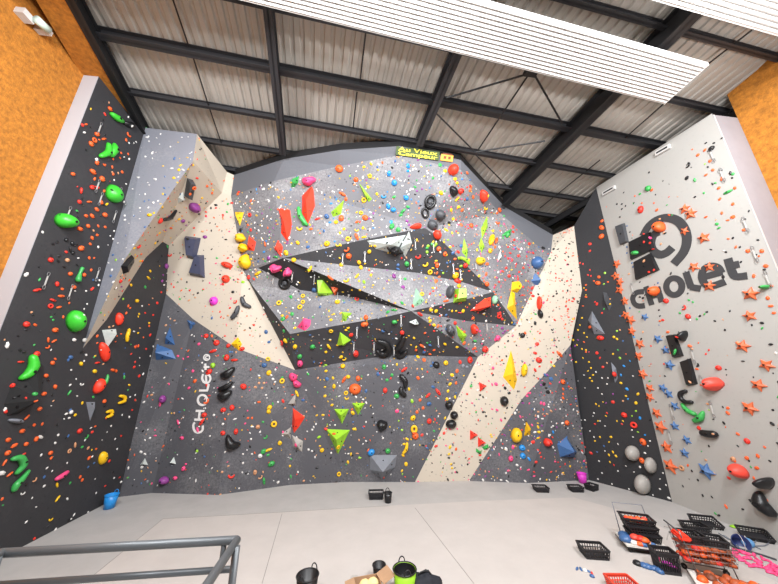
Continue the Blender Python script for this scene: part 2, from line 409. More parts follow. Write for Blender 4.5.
def vol(col, pts, h, label, short=None, apex=None, flat=0.0, group=None, name='wall_volume', cat='volume', bolts=2, m=None, at=None):
    """angular plywood volume: footprint on the wall rising to a point (flat=0) or to a smaller flat top"""
    cx, cy = at or cen(pts); B, k, i = basis_at(cx, cy)
    bs = [L2(B, *p) for p in pts]; n = len(bs)
    ar = sum(bs[i].x*bs[(i+1) % n].y-bs[(i+1) % n].x*bs[i].y for i in range(n))
    if ar < 0: bs = bs[::-1]
    a = L2(B, *(apex or (cx, cy)))
    vs = list(bs); fs = [tuple(range(n))[::-1]]
    if flat:
        vs += [a+(b-a)*flat+Vector((0, 0, h)) for b in bs]
        fs += [(i, (i+1) % n, n+(i+1) % n, n+i) for i in range(n)]+[tuple(range(n, 2*n))]
    else:
        vs.append(a+Vector((0, 0, h))); fs += [(i, (i+1) % n, n) for i in range(n)]
    o = pyobj(name, vs, fs, m or HM[col])
    if flat: bolt_on(o, a+Vector((0, 0, h)), .03)
    else:
        for j in range(min(bolts, n)):
            q = (bs[j]+bs[(j+1) % n]+a)/3; bolt_on(o, Vector((q.x, q.y, h/3+.004)), .025)
    return done(o, B, label, cat, group, cx, cy, short)
def dome(col, cx, cy, w, h, ang, ht, label, short=None, group=None, name='dome_hold', cat='climbing hold', sq=1.0, egg=0.0, lump=0.0, bolt=True, m=None):
    """rounded shell; w,h in pixels along the rotated axes, ht in metres"""
    B, k, i = basis_at(cx, cy); c, s = math.cos(R(ang)), math.sin(R(ang))
    u = (L2(B, cx+c*w/2, cy+s*w/2)-L2(B, cx-c*w/2, cy-s*w/2))/2; v = (L2(B, cx-s*h/2, cy+c*h/2)-L2(B, cx+s*h/2, cy-c*h/2))/2
    if u.cross(v).z < 0: v = -v
    rnd = random.Random(int(cx*31+cy)); ph = [rnd.uniform(0, 6.3) for _ in range(4)]
    NA, NT = 20, 6; vs = []; fs = []
    for j in range(NT):
        th = math.pi/2*j/NT
        for a in range(NA):
            f = 2*math.pi*a/NA; rr = math.cos(th)**sq
            rr *= 1+lump*(math.sin(3*f+ph[0])*.6+math.sin(5*f+ph[1])*.4)
            cc = math.cos(f)*rr; ss = math.sin(f)*rr
            p = u*cc+v*ss*(1+egg*math.cos(f)); vs.append(Vector((p.x, p.y, ht*math.sin(th)*(1+lump*.6*math.sin(2*f+ph[2])))))
    top = len(vs); vs.append(Vector((0, 0, ht)))
    for j in range(NT-1):
        for a in range(NA): fs.append((j*NA+a, j*NA+(a+1) % NA, (j+1)*NA+(a+1) % NA, (j+1)*NA+a))
    for a in range(NA): fs.append(((NT-1)*NA+a, (NT-1)*NA+(a+1) % NA, top))
    fs.append(tuple(range(NA))[::-1])
    o = pyobj(name, vs, fs, m or HM[col], smooth=True)
    if bolt: bolt_on(o, Vector((0, 0, ht)), max(.015, min(.03, k*min(w, h)*.09)))
    return done(o, B, label, cat, group, cx, cy, short)
def horn(col, pts, rad, label, short=None, group=None, name='horn_hold', cat='climbing hold', lift=.8):
    """curved sausage-like hold following pixel points, radius in pixels"""
    cx, cy = pts[len(pts)//2]; B, k, i = basis_at(cx, cy)
    if not isinstance(rad, (list, tuple)): rad = [rad*.75]+[rad]*(len(pts)-2)+[rad*.7]
    L = [L2(B, *p) for p in pts]
    # smooth
    P2 = []; R2 = []
    for a in range(len(L)-1):
        p0 = L[max(a-1, 0)]; p1 = L[a]; p2 = L[a+1]; p3 = L[min(a+2, len(L)-1)]
        for t in (0, .33, .66):
            q = .5*((2*p1)+(p2-p0)*t+(2*p0-5*p1+4*p2-p3)*t*t+(3*p1-p0-3*p2+p3)*t**3); P2.append(q); R2.append((rad[a]*(1-t)+rad[a+1]*t)*k)
    P2.append(L[-1]); R2.append(rad[-1]*k)
    d0 = (P2[0]-P2[1]).normalized()*R2[0]*.6; d1 = (P2[-1]-P2[-2]).normalized()*R2[-1]*.6
    P2 = [P2[0]+d0]+P2+[P2[-1]+d1]; R2 = [R2[0]*.45]+R2+[R2[-1]*.45]
    bm = bmesh.new(); add_tube(bm, [Vector((p.x, p.y, r*lift)) for p, r in zip(P2, R2)], R2, 10)
    o = bmobj(name, bm, HM[col], smooth=True); mid = len(P2)//2
    bolt_on(o, Vector((P2[mid].x, P2[mid].y, R2[mid]*(lift+1)-.004)), max(.012, R2[mid]*.35))
    return done(o, B, label, cat, group, cx, cy, short)
def ring(col, cx, cy, w, h, ang, label, short=None, group=None, thick=.27, name='ring_hold', core=True):
    B, k, i = basis_at(cx, cy); c, s = math.cos(R(ang)), math.sin(R(ang))
    u = (L2(B, cx+c*w/2, cy+s*w/2)-L2(B, cx-c*w/2, cy-s*w/2))/2; v = (L2(B, cx-s*h/2, cy+c*h/2)-L2(B, cx+s*h/2, cy-c*h/2))/2
    r = min(u.length, v.length)*thick; f = 1-thick
    bm = bmesh.new(); pts = [u*math.cos(a)*f+v*math.sin(a)*f+Vector((0, 0, r*.8)) for a in [2*math.pi*j/22 for j in range(22)]]
    add_tube(bm, pts, r, 10, closed=True); o = bmobj(name, bm, HM[col], smooth=True)
    if core:
        rr = min(u.length, v.length)*.38; bm = bmesh.new()
        add_lathe(bm, [(rr, 0), (rr*.95, r*.7), (rr*.6, r*1.0), (0.001, r*1.1)], 16); bmobj('hub', bm, HM['D'], o, True)
    return done(o, B, label, 'climbing hold', group, cx, cy, short)

HGRP = None
# --- dark left wall
dome('G', 112, 194, 13, 19, -20, .28, 'bright green half dome hold high on dark left wall, the upper of two', 'upper green half dome', egg=.2)
dome('G', 64, 221, 20, 14, 20, .30, 'bright green half dome hold beside the white left wall edge', 'green half dome by the wall edge', egg=-.2)
horn('G', [(110, 114), (115, 118), (121, 121)], [2.2, 3.2, 1.8], 'small green horn hold near top of dark left wall', 'topmost green horn')
horn('G', [(107, 144), (106, 152), (99, 156)], [2, 3, 1.8], 'green crescent hold beside a green leaf on dark left wall', 'green crescent')
horn('G', [(113, 144), (112, 149), (109, 155)], [1.6, 3.4, 2.4], 'green leaf shaped hold right of the green crescent on left wall', 'green leaf')
dome('k', 128, 124, 11, 6, 15, .15, 'black glossy shard hold near top right of dark left wall', 'black shard', lump=.2)
horn('g', [(81, 268), (79, 273), (76, 280)], [1.6, 1.3, 2.6], 'dull green hourglass hold on dark left wall', 'green hourglass')
dome('G', 73, 321, 15, 22, 5, .30, 'large green half dome hold with split face on dark left wall', 'large split green dome', egg=.15)
horn('G', [(30, 357), (30, 366), (25, 374), (19, 378)], [3.2, 4.4, 4, 2.4], 'big green banana hold above the black shape', 'big green banana')
vol('k', [(35, 357), (44, 367), (41, 384), (31, 403), (18, 414), (7, 416), (4, 404), (12, 384), (24, 376)], .42, 'huge black angular shape at far left of dark wall', 'huge black shape', apex=(20, 400), m=mat('matt_black', rgb(30, 30, 31), .9), bolts=3)  # raised matt black shape rising to a point
dome('n', 15, 421, 15, 5, 5, .12, 'grey white flat hold under the huge black shape', 'flat grey hold')
horn('g', [(11, 459), (18, 458), (21, 465), (15, 473)], [2, 3, 3, 2], 'green hook hold low at far left, above its twin', 'green hook')
horn('g', [(27, 471), (20, 479), (14, 485), (12, 490)], [1.7, 2.6, 3, 2.4], 'green wavy hold low at far left, below the green hook', 'green wavy hold')
horn('p', [(55, 479), (60, 476), (66, 472)], 2.4, 'pink bar shaped hold low on dark left wall', 'pink bar')
dome('y', 102, 458, 7, 14, 18, .14, 'yellow pill hold low on dark left wall near corner', 'yellow pill', bolt=True)
dome('R', 118, 319, 6, 13, 5, .16, 'red oval hold touching tip of beige slanted panel', 'upper red oval', group=None)
dome('R', 103, 352, 8, 20, -10, .18, 'tall red oval hold under the small grey pyramid', 'tall red oval')
dome('R', 98, 386, 8, 17, 28, .18, 'tilted red oval hold with green spike at its top', 'tilted red oval')
vol('W', [(102, 330), (116, 329), (107, 348)], .25, 'small grey pyramid volume between two red ovals', 'small grey pyramid', apex=(108, 334))
horn('y', [(128, 330), (126, 336), (126, 341)], 1.8, 'yellow bar hold on dark wall below the beige panel', 'yellow bar')
horn('g', [(107, 375), (106, 379), (104, 383)], [.8, 1.5, 1.6], 'thin green spike hold at top of tilted red oval', None)
horn('y', [(119, 396), (123, 397), (123, 401), (118, 403)], 1.7, 'yellow curved hold left of the corner, upper of two', 'upper yellow curl')
horn('y', [(106, 412), (110, 411), (110, 415), (106, 417)], 1.7, 'yellow curved hold left of the corner, lower of two', 'lower yellow curl')
vol('P', [(86, 402), (95, 402), (90, 421)], .12, 'narrow greyish fin volume below tilted red oval', 'narrow grey fin', m=HM['n'])
# --- grey panel with white lettering
vol('b', [(170, 327), (175, 345), (165, 344)], .3, 'upright blue fin volume on lower left grey panel', 'upright blue fin')
vol('b', [(157, 344), (172, 350), (176, 359), (156, 360)], .3, 'blue double fin volume lying under the upright blue fin', 'lying blue fin', apex=(160, 353))
vol('b', [(187, 320), (198, 323), (190, 330)], .2, 'blue wedge volume at left tip of cream band edge', 'blue wedge')
dome('P', 163, 399, 7, 8, 20, .2, 'purple cone hold left of the white vertical lettering', 'purple cone', sq=.7)
dome('P', 165, 480, 9, 8, 0, .2, 'purple ball hold near bottom of lower left grey panel', 'purple ball')
vol('W', [(145, 458), (148, 465), (140, 465)], .15, 'pale spike hold low on grey panel, left one of two', 'left pale spike', name='spike_hold', cat='climbing hold', bolts=1)
vol('W', [(174, 457), (176, 464), (170, 463)], .15, 'pale spike hold low on grey panel, above purple ball', 'right pale spike', name='spike_hold', cat='climbing hold', bolts=1)
horn('k', [(223, 375), (229, 374), (234, 369)], [2.4, 4, 2.4], 'black jug hold right of lettering, top of three', 'top black jug', 'three black jugs')
horn('k', [(220, 389), (227, 387), (232, 383)], [1.8, 3, 2], 'black jug hold right of lettering, middle of three', 'middle black jug', 'three black jugs')
horn('k', [(220, 395), (226, 396), (231, 392)], [2.2, 4.2, 2.4], 'black jug hold right of lettering, bottom of three', 'bottom black jug', 'three black jugs')
horn('k', [(228, 436), (231, 444), (239, 444)], [2, 4.6, 2], 'large black boat shaped hold near bottom of grey panel', 'black boat hold')
# --- beige panel and cream band
vol('D', [(187, 178), (193, 180), (189, 199), (184, 196)], .2, 'dark upright slab volume at top of beige slanted panel', 'dark upright slab', flat=.8)
dome('P', 194, 207, 11, 9, 0, .25, 'purple oval hold on beige panel near cream band top', 'purple oval', lump=.08)
horn('k', [(163, 219), (169, 217), (175, 210)], [1.5, 2, 1.2], 'black slim fin hold right of a red star on beige panel', 'black slim fin')
vol('W', [(176, 196), (183, 192), (186, 200), (178, 203)], .15, 'pale grey wing volume beside the dark upright slab', 'pale wing')
vol('k', [(121, 266), (131, 254), (131, 260), (123, 274)], .12, 'dark slim plate volume on outer edge of beige panel', 'dark slim plate', flat=.7)
vol('N', [(186, 236), (201, 238), (196, 260), (188, 258)], .22, 'navy blue block volume on cream band, upper of two', 'upper navy volume', flat=.75)
vol('N', [(197, 255), (204, 255), (205, 278), (190, 275)], .22, 'navy blue block volume on cream band, lower of two', 'lower navy volume', flat=.75)
dome('R', 227, 265, 12, 6, 18, .18, 'red bean hold on cream band, left of yellow stack', 'red bean')
dome('R', 226, 279, 8, 8, 0, .18, 'round red hold on cream band under the red bean', 'round red hold')
horn('D', [(242, 298), (244, 304), (250, 307)], 2.4, 'charcoal comma hold on cream band, right of the pair', 'right charcoal comma')
horn('D', [(239, 307), (237, 313), (233, 318)], [1.8, 2.4, 2], 'charcoal comma hold on cream band, left of the pair', 'left charcoal comma')
dome('F', 214, 301, 8, 9, 20, .16, 'magenta oval hold on lower cream band', 'magenta oval')
vol('y', [(231, 344), (238, 337), (242, 344), (239, 351)], .18, 'yellow block volume on lower edge of left cream band', 'yellow edge block')
dome('y', 241, 238, 9, 9, 0, .25, 'yellow lump hold on main wall left edge, top of three', 'top yellow lump', lump=.15)
dome('y', 244, 248, 8, 9, 0, .25, 'yellow lump hold on main wall left edge, middle of three', 'middle yellow lump', lump=.15)
dome('y', 246, 262, 10, 15, 0, .3, 'tall yellow lump hold on main wall left edge, bottom of three', 'tall yellow lump', lump=.12)
vol('y', [(235, 212), (244, 212), (240, 226)], .2, 'yellow triangle volume at upper left edge of main wall', 'yellow corner triangle')
vol('R', [(249, 236), (256, 242), (254, 251), (247, 250)], .2, 'red block volume right of the yellow lumps', 'red block by yellow lumps')
# --- prow, upper part
vol('R', [(278, 208), (290, 210), (292, 225), (288, 243), (281, 233), (281, 220)], .3, 'long red shard volume on upper wall, left of a pair', 'left red shard', apex=(286, 222))
vol('R', [(278, 240), (283, 247), (281, 257), (274, 249)], .2, 'small red shard volume hanging below the long left red one', 'small red shard')
vol('R', [(302, 196), (313, 184), (315, 206), (308, 224), (302, 213)], .3, 'long red shard volume under the pink cloud hold', 'right red shard', apex=(308, 203))
dome('p', 309, 181, 14, 9, -10, .3, 'pink cloud shaped hold on top of a red shard', 'pink cloud', lump=.15)
vol('g', [(291, 188), (292, 179), (299, 176), (298, 183), (294, 188)], .22, 'green block volume left of the pink cloud hold', 'green block by pink cloud')
horn('g', [(299, 208), (301, 217), (307, 225)], [1.6, 2.7, 1.8], 'green crescent hold below the right red shard', 'green crescent under red shard')
vol('l', [(359, 183), (372, 199), (369, 202), (365, 197)], .22, 'long lime spike volume high on upper wall', 'upper lime spike')
vol('l', [(344, 200), (341, 214), (333, 217), (331, 212)], .22, 'lime leaf volume between orange holds on upper wall', 'lime leaf between orange holds')
dome('R', 453, 170, 10, 12, 15, .3, 'big red oval hold under the yellow lettered sign', 'big red oval under the sign')
dome('R', 483, 196, 7, 13, 0, .25, 'tall red hold near right shoulder of main wall', 'tall red shoulder hold', lump=.08)
ring('k', 430, 202, 12, 16, 15, 'large black ring hold on pale facet, biggest of its cluster', 'big black ring', core=True)
ring('k', 425, 213, 8, 12, -10, 'small black ring hold below left of the big black ring', 'small black ring', core=False)
dome('D', 440, 215, 9, 11, 0, .25, 'dark grey round hold right of the small black ring', 'dark round hold')
dome('D', 432, 225, 9, 11, 0, .25, 'dark grey round hold at bottom of black ring cluster', 'lower dark round hold')
dome('k', 453, 191, 7, 11, -10, .22, 'black oval hold left of a red hold near big red oval', 'black oval', lump=.06)
dome('R', 416, 227, 12, 5, -8, .2, 'flat red hold at pale facet foot, left of dark holds', 'flat red hold', lump=.1)
dome('R', 437, 235, 7, 10, -25, .22, 'red oval hold under the dark round holds', 'red oval under dark holds')
vol('l', [(487, 216), (488, 227), (482, 239), (481, 228)], .18, 'long lime leaf volume on right facet, upper leaf', 'upper lime leaf')
vol('l', [(481, 237), (485, 247), (481, 253), (479, 246)], .16, 'lime leaf volume directly below the upper lime leaf', 'middle lime leaf')
vol('l', [(464, 238), (468, 250), (467, 258), (462, 252)], .16, 'lime leaf volume standing alone left of the lime pair', 'left lime leaf')
horn('l', [(460, 258), (465, 260), (468, 264)], 2, 'curved lime hold under the left lime leaf', 'curved lime hold')
dome('y', 491, 240, 5, 11, 10, .2, 'tall yellow hold right of the lime leaf pair', 'tall yellow hold')
dome('y', 480, 261, 9, 8, 0, .22, 'round yellow hold below the lime leaf pair', 'round yellow hold', lump=.08)
vol('W', [(500, 250), (502, 258), (497, 262)], .14, 'pale triangular volume on right facet below green star hold', 'pale triangle')
dome('g', 507, 234, 9, 6, -35, .15, 'green branching hold on right facet near main wall rim', 'green branching hold', lump=.4)
dome('b', 536, 263, 10, 13, -10, .35, 'large blue half dome hold at right edge of main wall', 'blue half dome', egg=.1)
vol('b', [(531, 281), (535, 273), (541, 279), (537, 287)], .25, 'blue pyramid volume just below the blue half dome', 'small blue pyramid')
vol('y', [(512, 282), (519, 281), (521, 287), (517, 293), (511, 291)], .22, 'yellow hexagon volume above a long yellow spike', 'yellow hexagon', flat=.5)
vol('y', [(511, 291), (515, 293), (517, 320), (507, 308)], .2, 'long yellow spike volume below the yellow hexagon', 'long yellow spike', apex=(510, 304))
# --- prow, middle bands
vol('W', [(367, 241), (406, 235), (399, 247), (388, 252), (376, 249)], .4, 'large pale wing volume under the upper overhang, left half', 'large pale wing', apex=(390, 243), bolts=4)
vol('W', [(409, 231), (412, 243), (405, 257), (400, 248)], .35, 'pale wing volume with dark marks, right half of pair', 'right pale wing', apex=(406, 243), bolts=3)
dome('k', 395, 250, 12, 8, 10, .35, 'black knobbly hold wedged between the two pale wings', 'black knob between wings', lump=.2)
ring('k', 285, 283, 13, 13, 0, 'black ring hold under the dark roof at left', 'left black ring')
dome('p', 276, 268, 11, 7, 20, .25, 'pink bird shaped hold at left apex of dark roof', 'pink bird', lump=.3)
dome('p', 288, 272, 8, 8, 0, .25, 'pink lump hold right of the pink bird', 'pink lump', lump=.2)
vol('l', [(317, 280), (323, 280), (333, 293), (331, 297), (317, 298)], .4, 'lime pyramid volume poking out of dark roof band', 'lime roof pyramid', apex=(321, 288))
vol('o', [(331, 287), (339, 287), (335, 297)], .2, 'orange triangle volume stuck beside the lime roof pyramid', 'orange triangle')
vol('p', [(304, 318), (311, 320), (310, 326), (305, 331), (297, 327)], .25, 'pink fin volume at lower left wedge edge', 'pink fin', apex=(305, 323))
vol('l', [(342, 312), (352, 313), (346, 321), (342, 322)], .22, 'small lime block volume above the dark lower edge', 'small lime block')
vol('l', [(340, 332), (351, 340), (344, 346), (337, 345)], .25, 'lime wedge volume beneath the dark lower edge', 'lime wedge')
horn('k', [(378, 340), (387, 343), (388, 350), (382, 353), (377, 350)], [2, 3, 3, 2.6, 2], 'black curved hold in lower recess, left of two', 'left recess curl')
horn('k', [(404, 336), (400, 344), (396, 349), (400, 355), (406, 351)], [2.2, 3.4, 3, 3, 2], 'black curved hold in lower recess, right of two', 'right recess curl')
vol('W', [(409, 322), (416, 319), (419, 324)], .2, 'small pale triangle volume in black recess', 'small pale recess triangle')
vol('M', [(416, 288), (424, 300), (421, 304), (412, 308)], .22, 'pale green leaf volume at middle wedge tip', 'pale green leaf')
vol('l', [(455, 289), (465, 289), (466, 301), (453, 303)], .3, 'lime cube like volume with red hold on middle wedge', 'lime cube', flat=.7)
dome('D', 450, 292, 8, 13, 10, .3, 'dark grey half dome left of the lime cube', 'dark dome by lime cube')
vol('R', [(470, 311), (484, 299), (491, 297), (491, 306), (480, 311)], .4, 'big red wedge volume on right dark band', 'big red wedge', apex=(485, 303), bolts=3)
dome('M', 494, 300, 5, 9, 5, .2, 'pale green block hold beside the big red wedge', 'pale green block')
vol('l', [(456, 325), (467, 335), (463, 344), (458, 336)], .22, 'tall lime triangle volume on right grey wedge', 'tall lime triangle')
dome('D', 450, 330, 8, 12, -20, .3, 'dark grey bulge hold left of the tall lime triangle', 'dark bulge')
dome('R', 474, 329, 7, 10, 0, .25, 'red bulky hold right of the tall lime triangle', 'bulky red hold', lump=.1)
# --- lower grey wall
dome('o', 355, 389, 12, 11, 0, .2, 'largest orange disc hold on lower grey wall', 'largest orange disc')
dome('p', 293, 377, 9, 8, 30, .22, 'pink upper knuckle hold at cream band tip', 'upper pink knuckle', lump=.12)
dome('p', 297, 384, 9, 7, 30, .22, 'pink lower knuckle hold at cream band tip', 'lower pink knuckle', lump=.12)
vol('L', [(296, 393), (296, 406), (288, 404)], .22, 'grey spike volume above the red tetrahedron volume', 'grey spike volume', apex=(294, 403))
vol('R', [(293, 408), (305, 417), (299, 427), (294, 433), (292, 426)], .3, 'red tetrahedron volume on lower left grey wall', 'red tetrahedron', apex=(296, 418))
vol('L', [(281, 434), (291, 427), (291, 439)], .2, 'grey triangle volume with pink tip below red tetrahedron', 'grey triangle')
vol('L', [(292, 435), (303, 441), (302, 452), (293, 447)], .22, 'grey kite volume below the red tetrahedron, right one', 'grey kite')
vol('l', [(334, 409), (349, 409), (342, 424)], .25, 'medium lime triangle volume pointing down, upper left of three', 'medium lime triangle')
vol('l', [(352, 403), (365, 403), (358, 415)], .22, 'smallest lime triangle volume pointing down, upper right of three', 'smallest lime triangle')
vol('l', [(326, 429), (350, 430), (338, 454)], .35, 'largest lime triangle volume pointing down with orange hold', 'largest lime triangle', apex=(338, 437), bolts=3)
vol('L', [(370, 455), (397, 455), (395, 467), (382, 479), (370, 470)], .45, 'big slate grey volume low on wall above floor crate', 'big grey volume', apex=(383, 467), bolts=4, m=HM['n'])
horn('k', [(401, 376), (405, 381), (405, 387)], [2.4, 2.8, 1.8], 'black comma hold on lower grey wall, upper of pair', 'upper black comma')
horn('k', [(401, 388), (401, 392), (405, 395)], [2.2, 2.6, 2], 'black comma hold on lower grey wall, lower of pair', 'lower black comma')
dome('k', 382, 425, 11, 11, 0, .25, 'black knobbly hold above the big grey volume', 'black knobbly hold', lump=.12)
ring('y', 414, 429, 7, 9, 0, 'yellow ring hold on lower grey wall beside cream stripe', 'yellow ring', thick=.36, core=False)
horn('y', [(407, 443), (406, 449), (403, 453)], 1.7, 'yellow forked hold right of the big grey volume', 'yellow fork')
# --- right cream band
vol('y', [(511, 350), (514, 362), (517, 380), (514, 390), (503, 377)], .25, 'large yellow kite volume on right cream band', 'large yellow kite', apex=(511, 373), bolts=3)
dome('y', 524, 370, 6, 13, 8, .2, 'small yellow leaf hold right of the yellow kite', 'small yellow leaf')
vol('r', [(479, 382), (487, 386), (480, 392)], .2, 'red triangle volume on middle of right cream band', 'middle red triangle')
vol('r', [(470, 430), (478, 435), (470, 440)], .2, 'red triangle volume low on cream band, upper of pair', 'upper red triangle')
vol('r', [(478, 437), (486, 443), (478, 447)], .2, 'red triangle volume low on cream band, lower of pair', 'lower red triangle')
vol('g', [(476, 448), (480, 451), (482, 450), (481, 455), (476, 452)], .12, 'green block hold under the red triangles, left one', 'left green block', name='block_hold', cat='climbing hold', bolts=1)
vol('g', [(482, 447), (488, 444), (489, 448), (484, 450)], .12, 'green block hold under the red triangles, right one', 'right green block', name='block_hold', cat='climbing hold', bolts=1)
dome('k', 504, 401, 8, 10, 0, .22, 'black oval hold alone on right cream band', 'lone black oval')
dome('k', 449, 405, 8, 8, 0, .2, 'black round hold on cream stripe edge, top of three', 'top black edge hold')
dome('k', 454, 415, 8, 8, 0, .2, 'black round hold on cream stripe edge, middle of three', 'middle black edge hold')
dome('k', 451, 424, 11, 9, 0, .22, 'black round hold on cream stripe edge, bottom of three', 'bottom black edge hold')
dome('R', 539, 303, 5, 14, 0, .2, 'slim red hold at top of right cream band', 'slim red hold')
dome('k', 540, 314, 5, 9, -15, .18, 'black hold right below the slim red hold', 'black hold under slim red')
# --- lower right grey
dome('y', 516, 435, 11, 15, 0, .3, 'yellow bell shaped hold low on grey panel right of cream', 'yellow bell', sq=.6)
vol('y', [(526, 421), (531, 429), (530, 435), (524, 436)], .25, 'yellow pointed volume right of the yellow bell', 'yellow pointed volume')
vol('b', [(557, 444), (566, 437), (577, 452), (574, 457), (560, 457)], .45, 'blue pyramid volume low at right by pink bucket', 'large blue pyramid', apex=(566, 448), bolts=3)
dome('r', 547, 442, 8, 8, 0, .22, 'round red hold left of the large blue pyramid', 'round red hold by blue pyramid', lump=.08)
# --- dark corner wall
vol('N', [(588, 320), (592, 311), (605, 334), (594, 334)], .3, 'slate grey triangle volume on dark corner wall', 'slate triangle', m=HM['n'])
vol('D', [(603, 292), (607, 293), (612, 305), (609, 311), (605, 303)], .25, 'dark grey fin volume high on dark corner wall', 'dark corner fin')
vol('n', [(611, 362), (616, 368), (618, 378), (615, 383)], .22, 'slate grey fin volume low on dark corner wall', 'slate fin')
dome('L', 633, 453, 13, 17, -38, .35, 'stone grey egg hold on dark corner wall, upper left', 'upper left grey egg', bolt=False)
dome('L', 651, 465, 11, 17, -25, .35, 'stone grey egg hold on dark corner wall, upper right', 'upper right grey egg', bolt=False)
dome('L', 643, 484, 15, 21, -25, .4, 'largest stone grey egg hold near floor on corner wall', 'largest grey egg', bolt=False)
# --- pale right wall
MK = HM['k']
vol('D', [(617, 226), (625, 223), (629, 242), (622, 245)], .12, 'small black slab volume left of circled letter on pale wall', 'small black slab', flat=.92)
vol('k', [(630, 242), (651, 232), (655, 249), (632, 260)], .10, 'black slab volume touching circled letter, upper of pair', 'upper black slab', flat=.95)
vol('k', [(635, 262), (652, 253), (660, 270), (637, 280)], .10, 'black slab volume touching dark lettering, lower of pair', 'lower black slab', flat=.95)
dome('g', 637, 253, 9, 5, -8, .2, 'green oval hold on the upper black slab', None)
vol('k', [(668, 335), (676, 334), (684, 356), (675, 358)], .12, 'black slanted slab volume below lettering, upper of two', 'upper slanted slab', flat=.9)
vol('k', [(682, 361), (691, 358), (698, 384), (689, 386)], .12, 'black slanted slab volume below lettering, lower of two', 'lower slanted slab', flat=.9)
dome('k', 684, 336, 8, 11, 25, .25, 'black knob hold right of the upper slanted slab', 'black knob', lump=.12)
dome('o', 660, 227, 12, 11, 0, .25, 'big orange ball hold on the circled letter', 'orange ball on circled letter', lump=.06)
dome('o', 655, 291, 11, 10, 0, .25, 'big orange ball hold covering dark letter', 'orange ball on lettering', lump=.05)
dome('C', 715, 384, 18, 14, 8, .38, 'coral mushroom hold on pale right wall', 'coral mushroom', lump=.1)
dome('C', 740, 471, 22, 11, 35, .3, 'coral pill hold low on pale right wall', 'coral pill')
dome('k', 767, 483, 16, 12, 8, .4, 'black glossy drop hold right of the coral pill', 'black drop', egg=.3)
horn('k', [(762, 494), (765, 504), (774, 512)], [3.5, 6.5, 5], 'black hollow boat hold low at right, below black drop', 'black hollow boat')
horn('k', [(687, 391), (682, 393), (682, 398), (687, 402), (693, 402)], [1.6, 2, 2, 2, 1.6], 'black hook hold under the slanted slabs', 'black hook')
horn('g', [(683, 404), (688, 410), (696, 414)], [1.4, 2.2, 2], 'slim green banana hold under the black hook', 'slim green banana')
horn('g', [(704, 412), (702, 418), (696, 421)], [1.4, 3, 2.2], 'stout green banana hold right of the slim one', 'stout green banana')
horn('k', [(705, 433), (711, 434), (717, 434)], [3.2, 3.4, 3.2], 'black capsule hold under the green bananas', 'black capsule')
dome('g', 766, 287, 10, 4, -8, .2, 'green flat hold at right edge below dark lettering', 'green flat hold')
